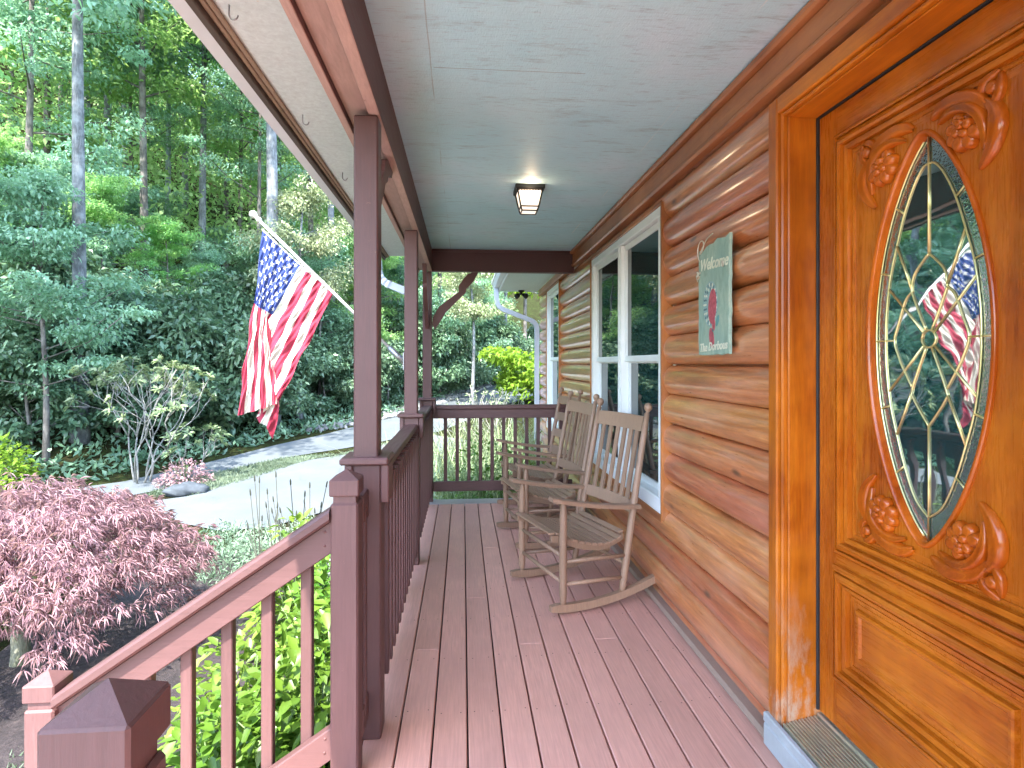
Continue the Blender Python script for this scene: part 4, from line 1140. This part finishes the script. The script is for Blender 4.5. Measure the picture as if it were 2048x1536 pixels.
used = set()
def plant(proto, x, y, label, rz=None, s=1.0, dz=0):
    rz = random.uniform(0, 6.28) if rz is None else rz
    if proto.name in used: return dup(proto, (x, y, gz(x, y)+dz), rz, label, s)
    used.add(proto.name); proto.location = (x, y, gz(x, y)+dz); proto.rotation_euler = (0, 0, rz); proto.scale = (s,)*3; proto['label'] = label
    return proto
# ------------------------------------------------------------------ the wood
G_BACK = 'slender tree deep in the wood half hidden by nearer trees'
tall = [(-11.55, 20.04, 0, 'tall straight grey trunked tree, the most upright of the wood left of the flag'),
 (-14.83, 24.33, 0, 'grey trunked tree just left of the most upright tall trunk'), (-11.63, 24.06, 2, 'pale forked tree with two bluish white stems in mid wood'),
 (-8.69, 20.3, 0, 'dark leaning grey trunk standing left of the flag finial'), (-9.25, 17.84, 1, 'thin dark trunk between the forked pale tree and the shrubs'),
 (-9.16, 24.85, 1, 'slim trunk rising directly behind the flag pole finial'), (-7.34, 11.86, 0, 'nearest thick trunk with bare base behind the purple maple'),
 (-10.99, 28.02, 1, None), (-4.69, 14.85, 0, 'trunk with bare base at the drive edge just under the flag'), (-5.66, 22.55, 1, 'grey tree seen just right of the flag above its pole'),
 (-4.29, 19.43, 0, 'tree seen between the flag pole and the front porch post'), (-13.59, 20.21, 1, 'leafy tree at the upper left of the wood'), (-17.05, 23.51, 1, 'leafy tree at the far left edge of the wood'),
 (-16.77, 30.51, 0, None), (-9.39, 30.9, 0, None), (-12.65, 16.12, 1, 'near tree at the left border with low leafy branches'), (-17.03, 19.5, 0, None),
 (-17.92, 27.6, 1, None), (-14.74, 32.35, 0, None), (-5.03, 26.51, 1, None), (-24.27, 32.15, 0, None), (-12.75, 36.2, 1, None), (-9.73, 36.95, 0, None), (-20.35, 39.85, 1, None), (-25.22, 40.26, 0, None), (-5.99, 34.62, 1, None),
 (-2.26, 21.26, 2, 'tree seen between the middle and corner porch posts'), (-1.8, 25.24, 0, 'grey trunk seen just right of the corner porch post'), (.9, 27.02, 0, 'thick grey trunk standing in the middle of the view past the end railing'), (1.65, 27.96, 1, 'thinner trunk beside the thick grey one past the end railing'),
 (.11, 31.1, 0, None), (-1.18, 30.21, 1, None), (3.18, 29.84, 1, 'tree rising behind the lime green tree by the downspout'), (2.59, 35.91, 0, None), (-4.0, 32.45, 1, None), (-2.15, 38.31, 0, None), (-30.31, 42.69, 1, None), (-18.18, 43.68, 0, None), (-8.84, 42.89, 1, None), (5.64, 33.65, 0, None)]
random.seed(11)
for x, y, k, lab in tall:
    o = plant((tall_a, tall_b, tall_c)[k], x, y, lab or G_BACK, s=random.uniform(.88, 1.12))
# a tall tree left of the view shades part of the drive
plant(tall_b, -6.9, 7.2, 'tall tree left of the purple maple whose shadow streaks the driveway', s=.85)
plant(tall_a, -8.4, 5.2, 'tall grey tree beyond the left picture border that shades the drive', s=.95)
G_UB = 'layered leafy understorey tree among the taller trunks further back'
for i, (x, y, k, lab) in enumerate([(-7.35, 10.95, 0, 'bluish green layered tree spreading at the left above the purple maple'), (-9.96, 13.88, 0, 'layered leafy tree at the left picture edge beside the near thick trunk'), (-8.57, 14.77, 1, 'understorey tree just behind the near thick trunk'),
    (-7.36, 17.68, 0, 'light layered tree in front of the pale forked stems'), (-7.9, 16.22, 1, 'understorey tree above the pale stemmed shrub'), (-6.58, 19.12, 0, 'layered tree close left of the hanging flag'), (-12.13, 17.08, 1, None), (-4.16, 17.41, 0, 'layered tree between flag and front porch post'),
    (-2.7, 19.29, 1, 'understorey tree seen between front and middle porch posts'), (-10.54, 19.45, 0, None), (-13.28, 21.19, 1, None), (-6.89, 22.66, 1, None), (-10.22, 12.9, 1, 'low green tree at the left border of the view'), (-1.54, 21.2, 0, 'understorey tree right beside the corner porch post'), (.08, 23.57, 0, 'understorey tree above the pale garden shrubs past the railing'), (-4.25, 22.44, 1, None), (-8.35, 21.27, 0, None)]):
    plant((und_a, und_b)[k], x, y, lab or G_UB, s=random.uniform(.85, 1.1)*(.72 if y > 14 and x < -6 else 1))
for x, y, lab in ((-10.4, 14.9, 'nearest tall broadleaf tree at the upper left corner of the view'), (-11.1, 18.0, 'broadleaf tree behind the nearest one at the upper left'), (-11.4, 21.2, 'broadleaf tree standing left of the pale forked stems'), (-6.6, 19.6, 'broadleaf tree high above the flag under the roof edge')): plant(mid_t, x, y, lab, s=random.uniform(.9, 1.1))
plant(pale_t, -4.24, 15.61, 'tree with cream white blossom just above the flag pole tip', s=1.0)
p2 = plant(pale_t, .3, 18.54, 'whitish green blossoming tree framed by the curved bracket', s=.85)
plant(lime_t, 3.05, 18.7, 'bright lime green tree beside the white downspout at the house corner', s=1.5)
G_RB = 'dark evergreen shrub in the dense row along the wooded bank'
rhos = [(-8.0, 11.51), (-6.97, 12.43), (-6.22, 12.77), (-5.76, 13.33), (-5.42, 14.1), (-4.97, 14.77), (-4.45, 15.93), (-3.92, 16.99), (-3.1, 17.92), (-2.4, 18.87), (-8.72, 13.28), (-8.5, 14.26), (-7.62, 14.69), (-6.94, 15.24), (-6.48, 16.2), (-6.01, 17.06), (-4.71, 18.46), (-5.45, 17.92), (-10.46, 14.43), (-3.94, 19.9), (-1.68, 20.71), (-.85, 21.65), (-2.37, 22.28), (.08, 23.58), (-1.35, 24.2), (1.15, 24.99), (-9.6, 12.2), (2.6, 28.4), (3.9, 31.5)]
for x, y in rhos: plant(rho, x, y, G_RB, s=random.uniform(.75, 1.25), dz=-.1)

# ------------------------------------------------------------------ garden plants
def stems_tree(mb, base, d, ln, r, depth, tips, rs, spread=.6, up=.25):
    p = Vector(base); d = Vector(d).normalized(); pts = [p.copy()]
    for k in range(4):
        d = (d + Vector((rs.gauss(0, .16), rs.gauss(0, .16), rs.gauss(0, .1)+up*.2))).normalized(); p = p + d*ln/4; pts.append(p.copy())
    mb.tube(pts, [r*(1-.09*i) for i in range(5)], 6)
    if depth == 0: tips.append((p, d)); return
    for k in range(rs.choice((2, 3))):
        nd = (d + Vector((rs.gauss(0, spread), rs.gauss(0, spread), rs.gauss(0, spread*.5)+up))).normalized()
        stems_tree(mb, p, nd, ln*rs.uniform(.6, .85), r*.66, depth-1, tips, rs, spread, up)
def whorl_shrub(name, label, x, y, hgt, nst, depth, lm, lsz, seed, per=9):
    rs = random.Random(seed); z = gz(x, y); t = thing(name, label, 'shrub', (x, y, z)); mb = MB(); tips = []
    for k in range(nst):
        a = 2*math.pi*k/nst + rs.uniform(-.4, .4)
        stems_tree(mb, (x+.10*math.cos(a), y+.10*math.sin(a), z-.05), (math.cos(a)*.42, math.sin(a)*.42, 1), hgt*.36, .016*hgt/2.2, depth, tips, rs, .55, .22)
    mb.build('stems', BK['twig'], t)
    n = len(tips)*per; P_ = np.repeat(np.array([tuple(p) for p, d in tips]), per, 0); Dd = np.repeat(np.array([tuple(d) for p, d in tips]), per, 0)
    s = unit(np.cross(rnd(n), Dd)); D = unit(s + Dd*(.35+.3*rng.random((n, 1)))); P_ = P_ - Dd*.06*rng.random((n, 1))
    leaves('foliage', P_, D, Dd + .2*rnd(n), lsz*(.7+.6*rng.random(n)), lsz*.34, lm, t, None, .2, .18)
    return t
whorl_shrub('rhododendron', 'tall open shrub with pale bare stems and cream green leaf rosettes beside the drive', -5.16, 9.88, 2.25, 7, 3, LM['cream'], .10, 5, 18)
whorl_shrub('rhododendron', 'smaller pale stemmed shrub right of the tall open one at the drive edge', -4.55, 10.15, 1.15, 5, 2, LM['cream'], .12, 9)
# purple laceleaf maple
def laceleaf(x, y):
    z = gz(x, y); t = thing('laceleaf_maple', 'low purple red laceleaf maple with weeping dome beside the stairs', 'tree', (x, y, z)); rs = random.Random(4)
    mb = MB(); mb.tube([(x, y, z-.1), (x+.01, y, z+.12), (x-.02, y+.02, z+.30), (x+.02, y, z+.42)], [.075, .058, .05, .045], 10)
    for k in range(15):
        a = 2*math.pi*k/15 + rs.uniform(-.2, .2); q = rs.uniform(.55, .95); h = rs.uniform(.45, .98)
        pts = [(x, y, z+.34)]
        for i in range(1, 8):
            f = i/7; pts.append((x + math.cos(a+.25*math.sin(f*5+k))*q*f, y + math.sin(a+.25*math.sin(f*5+k))*q*f, z + .34 + h*.75*math.sin(f*2.2)*(.9) - .28*f*f + rs.uniform(-.025, .025)))
        mb.tube(pts, [.030*(1-.82*i/7) for i in range(8)], 6)
        for i in (3, 5): b = Vector(pts[i]); mb.tube([b, b + Vector((rs.uniform(-.15, .15), rs.uniform(-.15, .15), .02)), b + Vector((rs.uniform(-.3, .3), rs.uniform(-.3, .3), -.03))], [.012, .008, .004], 5)
    mb.build('trunk', bark('mossy_maple_bark', (.10, .11, .06), (.24, .23, .19)), t)
    nC = 620; a = rng.random(nC)*2*math.pi; r_ = np.sqrt(rng.random(nC)); 
    hh = .30 + .92*np.sqrt(np.clip(1-(r_*.93)**2.1, 0, 1))*(.80+.26*rng.random(nC)) - .10*(rng.random(nC) > .7)
    low = rng.random(nC) < .26; hh = np.where(low, hh-.22*rng.random(nC)-.1, hh)
    lump = 1 + .10*np.sin(a*3+1) + .06*np.sin(a*7)
    C = np.stack([x + np.cos(a)*r_*1.03*lump, y + np.sin(a)*r_*1.03*lump, z + hh - .05*np.sin(a*5)*r_], 1)
    per = 9; ids = np.repeat(np.arange(nC), per); L_ = C[ids] + rnd(nC*per)*np.array([.06, .06, .03])
    nb = 7; ii = np.repeat(np.arange(len(L_)), nb); rad = unit(np.stack([np.cos(a), np.sin(a), 0*a-.15], 1))[ids][ii]
    fan = rnd(len(ii))*.75; D = unit(rad*.9 + fan + np.array([0, 0, -.45]))
    cv = rng.random(nC)[ids][ii]
    leaves('foliage', L_[ii] + rnd(len(ii))*.004, D, rnd(len(ii))*.5 + np.array([0, 0, 1]), .042+.042*rng.random(len(ii)), .0068, LM['maple'], t, .5*cv + .5*rng.random(len(ii)), .3, .3)
laceleaf(-3.02, 4.25)
# leafy shrubs by the stair
def leafy_shrub(label, x, y, top, rad, nleaf, lm, lsz, seed, name='leafy_shrub', zb=None):
    rs = random.Random(seed); z = gz(x, y) if zb is None else zb; t = thing(name, label, 'shrub', (x, y, z)); h = top-z; mb = MB(); tips = []
    for k in range(14):
        a = rs.uniform(0, 6.28); q = rad*rs.uniform(.2, 1)
        e = Vector((x+math.cos(a)*q, y+math.sin(a)*q, z+h*rs.uniform(.6, 1)*(1-.35*(q/rad)**2)))
        m = Vector((x, y, z)).lerp(e, .5) + Vector((0, 0, .08*h)); mb.tube([(x+.02*math.cos(a), y+.02*math.sin(a), z-.02), m, e], [.006, .005, .003], 5)
    mb.build('stems', M_stem, t)
    d = unit(rnd(nleaf)); d[:, 2] = np.abs(d[:, 2])*1.0; r_ = rng.random((nleaf, 1))**.38
    P_ = np.array([x, y, z]) + d*r_*np.array([rad, rad, h]); P_[:, 2] = np.maximum(P_[:, 2], z+.02)
    D = unit(d*np.array([1, 1, .25]) + rnd(nleaf)*.45 + np.array([0, 0, -.05])); U = unit(rnd(nleaf)*.35 + np.array([0, 0, 1]) + d*.3)
    return leaves('foliage', P_, D, U, lsz*(.6+.7*rng.random(nleaf)), lsz*.50*(.8+.4*rng.random(nleaf)), lm, t, .15 + .7*rng.random(nleaf) + .15*r_[:, 0], .35, .22, True) and t
M_stem = plain('green_plant_stem', (.10, .16, .05), .6)
leafy_shrub('bright green leafy shrub directly behind the upper stair balusters', -.66, 2.70, .30, .34, 1150, LM['bright'], .085, 1)
leafy_shrub('low green leafy plant behind the middle of the stair railing', -1.02, 2.62, -.08, .34, 950, LM['bright'], .080, 2)
leafy_shrub('yellow green leafy shrub behind the upper stair newel', -.70, 3.35, .36, .38, 1150, LM['bright2'], .080, 3)
leafy_shrub('spreading yellow green plant between the stair shrubs and the maple', -1.14, 3.20, -.05, .40, 1000, LM['bright2'], .075, 4)
leafy_shrub('green shrub under the porch edge beside the middle of the side railing', -.74, 4.25, .30, .42, 1000, LM['bright'], .08, 5)
leafy_shrub('small low green plant at the foot of the stair railing', -.78, 2.24, -.30, .26, 650, LM['bright'], .075, 6)
leafy_shrub('leafy plant with pointed leaves at the foot of the dry stalks', -1.22, 4.35, .26, .30, 650, LM['bright2'], .095, 7)
leafy_shrub('yellow lime bush at the left picture edge behind the purple maple', -7.15, 9.55, .28, .55, 1100, LM['lime'], .10, 8, 'lime_bush')
leafy_shrub('low grey purple shrub at the tip of the grass island', -4.45, 9.75, -.18, .42, 700, LM['maple'], .06, 9, 'low_shrub')
def tuft(name, label, x, y, n, h, lm, spread=.10, arch=.5, w=.010, seed=1, cat='plant', zb=None, hang_=None):
    """arching strap leaves from one crown"""
    z = gz(x, y) if zb is None else zb; t = thing(name, label, cat, (x, y, z)); mb = MB(); rs = random.Random(seed); segs = 5; V = []; F = []; var = []
    for k in range(n):
        a = rs.uniform(0, 6.28); l = h*rs.uniform(.55, 1.1); o = Vector((x+rs.gauss(0, spread), y+rs.gauss(0, spread), z)); out = Vector((math.cos(a), math.sin(a), 0)); sd = Vector((-out.y, out.x, 0)); ar = arch*rs.uniform(.4, 1.3)
        b = len(V)
        for i in range(segs+1):
            f = i/segs; p = o + out*l*ar*f*f + Vector((0, 0, l*(f-.45*ar*f*f*f))); ww = w*(1-f**2.2)*.5+.0004
            V += [p-sd*ww, p+sd*ww]
        F += [(b+2*i, b+2*i+1, b+2*i+3, b+2*i+2) for i in range(segs)]; var += [rs.random()]*(2*segs+2)
    me = bpy.data.meshes.new('foliage'); me.from_pydata([tuple(v) for v in V], [], F); a_ = me.attributes.new('var', 'FLOAT', 'POINT'); a_.data.foreach_set('value', var); me.materials.append(lm)
    o = bpy.data.objects.new('foliage', me); col.objects.link(o); hang(o, t); return t
tuft('strap_leaf_plant', 'fine arching strap leaf plant between the stair shrubs', -.92, 2.95, 90, .42, LM['bright2'], .05, .8, .012, 3)
# dry stalks
x, y = -1.32, 4.75; t = thing('dry_stalks', 'clump of thin bare upright stalks standing above the stair handrail', 'plant', (x, y, gz(x, y))); r2 = random.Random(8); mb = MB()
for k in range(26):
    bx, by = x + r2.gauss(0, .17), y + r2.gauss(0, .17); h = r2.uniform(.75, 1.22); lx, ly = r2.gauss(0, .13), r2.gauss(0, .10)
    mb.tube([(bx, by, gz(x, y)-.02), (bx+lx*.3, by+ly*.3, gz(x, y)+h*.45), (bx+lx, by+ly, gz(x, y)+h)], [.0055, .0045, .003], 5)
    mb.lathe([(0, -.01), (.006, 0), (.006, .03), (.002, .045)], (bx+lx, by+ly, gz(x, y)+h), (lx, ly, 1), 6)
mb.build('stalks', plain('grey_dry_stem', (.045, .05, .035), .8), t)
# garden beyond the end railing
whorl_shrub('garden_shrub', 'tan twiggy upright shrub standing highest among the pale garden plants', .47, 9.5, 1.95, 14, 2, LM['strap'], .07, 17, 5)
tuft('pale_border_plant', 'pale arching border plant right behind the end railing', -.05, 7.05, 420, 1.35, LM['strap'], .30, .55, .014, 4)
tuft('pale_border_plant', 'pale arching border plant at the foot of the downspout', .72, 8.0, 420, 1.50, LM['strap'], .26, .5, .014, 5)
tuft('pale_border_plant', 'low pale border plant spilling left towards the corner porch post', -.55, 8.6, 380, 1.15, LM['strap'], .38, .6, .014, 6)
tuft('pale_border_plant', 'pale border plant behind the row in front of the tan twiggy shrub', .15, 8.9, 380, 1.45, LM['strap'], .34, .55, .014, 7)
leafy_shrub('green leafy shrub just below the end railing', .25, 6.55, .60, .55, 1500, LM['bright'], .06, 14, 'border_shrub')
leafy_shrub('small leaved green bush beside the corner porch post beyond the railing', -.45, 6.75, .25, .42, 900, LM['greygreen'], .05, 15, 'border_shrub')
leafy_shrub('green bush between end railing and house wall', .82, 6.75, .38, .36, 800, LM['bright2'], .055, 16, 'border_shrub')

# grass and ground cover that nobody could count
def scatter(poly, n):
    pts = []; xs_ = [p[0] for p in poly]; ys_ = [p[1] for p in poly]
    while len(pts) < n:
        x, y = random.uniform(min(xs_), max(xs_)), random.uniform(min(ys_), max(ys_)); c = False; j = len(poly)-1
        for i in range(len(poly)):
            if (poly[i][1] > y) != (poly[j][1] > y) and x < (poly[j][0]-poly[i][0])*(y-poly[i][1])/(poly[j][1]-poly[i][1])+poly[i][0]: c = not c
            j = i
        if c: pts.append((x, y))
    a = np.array(pts); return np.column_stack([a, ground_z(a[:, 0], a[:, 1])])
def cover(name, polys, h, w, lm, label, cat, up=1.6, lift=0.0):
    P_ = np.concatenate([scatter(p, n) for p, n in polys]); n = len(P_)
    if lift: P_[:, 2] += lift*rng.random(n)*(.5+.5*np.sin(P_[:, 0]*5)*np.cos(P_[:, 1]*4))
    o = leaves(name, P_, rnd(n) + np.array([0, 0, up]), rnd(n), h*(.5+rng.random(n)), w, lm, None, .5*rng.random(n)+.25+.25*np.sin(P_[:, 0]*3+P_[:, 1]*2), .2, .1)
    return tag(o, label, cat, None, 'stuff')
cover('lawn_grass', [([(-4.75, 9.0), (-3.95, 9.0), (-2.85, 11.25), (-2.5, 11.8), (-3.45, 11.5), (-4.45, 10.3)], 9000), ([(-9, 5.2), (-4.6, 9.0), (-4.0, 8.0), (-3.3, 7.4), (-4.2, 5.0), (-7, 3.2)], 9000), ([(-3.6, 1.5), (-1.9, 1.5), (-1.9, 3.3), (-3.6, 3.35)], 6000), ([(-2.6, 11.2), (-.6, 14), (-.9, 13.9), (-2.4, 11.9)], 1500)], .06, .012, LM['grass'], 'short sunlit grass on the drive island and round the purple maple', 'grass', 1.8)
cover('ground_cover', [([(-3.2, 6.3), (-2.1, 5.4), (-1.0, 5.6), (-.9, 7.4), (-1.9, 7.6), (-2.9, 7.3)], 8500)], .075, .014, LM['greygreen'], 'grey green low ground cover between the purple maple and the parking area', 'ground cover', .9, .22)
cover('bank_undergrowth', [([(-16, 5.6), (-9, 8.5), (-5.7, 10.05), (-3.0, 15.0), (-1.65, 17.7), (1.3, 26.3), (-1, 30), (-6, 25), (-12, 20)], 26000)], .14, .06, LM['rhodo'], 'leafy undergrowth covering the floor of the wood', 'undergrowth', .6, .3)
# the far wood, one leafy mass behind the trees one can tell apart
nC = 3000; cx = rng.uniform(-48, 16, nC*8); cy = rng.uniform(8, 60, nC*8); e_ = edge_dist(cx, cy); ok = (e_ > 6.5) & (e_ < 30); cx, cy, e_ = cx[ok][:nC], cy[ok][:nC], e_[ok][:nC]
hz_ = (4+.55*e_)*rng.random(len(cx))**1.1; C = np.stack([cx, cy, ground_z(cx, cy) + .3 + hz_], 1)
P_, d, ids = clumps(C, 1.1+.7*rng.random(len(C)), 64, .6); m = len(P_)
o = leaves('far_wood', P_, unit(rnd(m)*.8+d*.5), unit(rnd(m)*.6+np.array([0, 0, 1.])), .20*(.6+.8*rng.random(m)), .12, LM['green'], None, .5*rng.random(m)+.5*rng.random(len(C))[ids], .3, .15)
tag(o, 'sunlit far wood filling the gaps between the tree trunks up the bank', 'wood', None, 'stuff')
# loose stones along the drive edge
r2 = random.Random(6); mb = MB(); ico = bmesh.new(); bmesh.ops.create_icosphere(ico, subdivisions=1, radius=1); iv = [v.co.copy() for v in ico.verts]; iff = [tuple(v.index for v in f.verts) for f in ico.faces]; ico.free()
for k in range(900):
    f = r2.random()**.8; y = 14.4 + f*11; x0 = np.interp(y, [p[1] for p in FAR], [p[0] for p in FAR]); x = x0 - r2.uniform(.05, .85); s = r2.uniform(.035, .10); z = gz(x, y)
    q = Quaternion((r2.gauss(0, 1), r2.gauss(0, 1), r2.gauss(0, 1), r2.gauss(0, 1))).normalized()
    mb.add([q @ Vector((v.x*s*r2.uniform(.8, 1.2), v.y*s*r2.uniform(.8, 1.2), v.z*s*.7)) + Vector((x, y, z+s*.3)) for v in iv], iff)
tag(mb.build('edging_stones', plain('pale_stone', (.17, .175, .17), .9, 0, .3, .35, 6, .3), None, False), 'loose pale stones edging the far side of the driveway', 'stones', None, 'stuff')
bm = bmesh.new(); bmesh.ops.create_icosphere(bm, subdivisions=3, radius=1)
for v in bm.verts:
    w = 1 + .14*math.sin(v.co.x*5+1)*math.cos(v.co.y*4) + .08*math.sin(v.co.z*9+v.co.x*6); v.co = Vector((v.co.x*.30*w, v.co.y*.16*w, v.co.z*.12*w))
me = bpy.data.meshes.new('boulder'); bm.to_mesh(me); bm.free(); me.materials.append(plain('bluish_rock', (.055, .065, .075), .85, 0, .3, .3, 8, .6)); me.polygons.foreach_set('use_smooth', [True]*len(me.polygons))
o = bpy.data.objects.new('boulder', me); col.objects.link(o); o.location = (-4.12, 9.12, gz(-4.12, 9.12)+.06); o.rotation_euler = (0, .05, .5); tag(o, 'long bluish grey boulder lying on the grass island by the drive', 'rock')

# ------------------------------------------------------------------ light, sky, camera
EL, AZ = R(55), R(195)
w = bpy.data.worlds.new('World'); scene.world = w; w.use_nodes = True; nt = w.node_tree
sky = nt.nodes.new('ShaderNodeTexSky'); sky.sky_type = 'NISHITA'; sky.sun_disc = False; sky.sun_elevation = EL; sky.sun_rotation = AZ; sky.air_density = 1.0; sky.dust_density = 1.0
nt.links.new(sky.outputs[0], nt.nodes['Background'].inputs[0]); nt.nodes['Background'].inputs[1].default_value = .15
sl = bpy.data.lights.new('sun', 'SUN'); sl.energy = 2.0; sl.angle = R(.5); sl.color = (1, .95, .87)
so = bpy.data.objects.new('sun', sl); col.objects.link(so)
S = Vector((math.sin(AZ)*math.cos(EL), math.cos(AZ)*math.cos(EL), math.sin(EL)))
so.rotation_euler = (-S).to_track_quat('-Z', 'Y').to_euler(); so.location = S*30
cam = bpy.data.cameras.new('camera'); co = bpy.data.objects.new('camera', cam); col.objects.link(co); scene.camera = co
co.location = (0, 0, 1.345); co.rotation_euler = (R(90), 0, -math.atan(98/1165)); cam.sensor_width = 36; cam.lens = 36*1165/2048; cam.shift_y = -41/2048; cam.clip_start = .05; cam.clip_end = 2000
vs_ = scene.view_settings; scene.display_settings.display_device = 'sRGB'; vs_.view_transform = 'Standard'; vs_.look = 'None'; vs_.gamma = 1; vs_.exposure = 3.42
scene.cycles.max_bounces = 10; scene.cycles.diffuse_bounces = 6; scene.cycles.transparent_max_bounces = 8
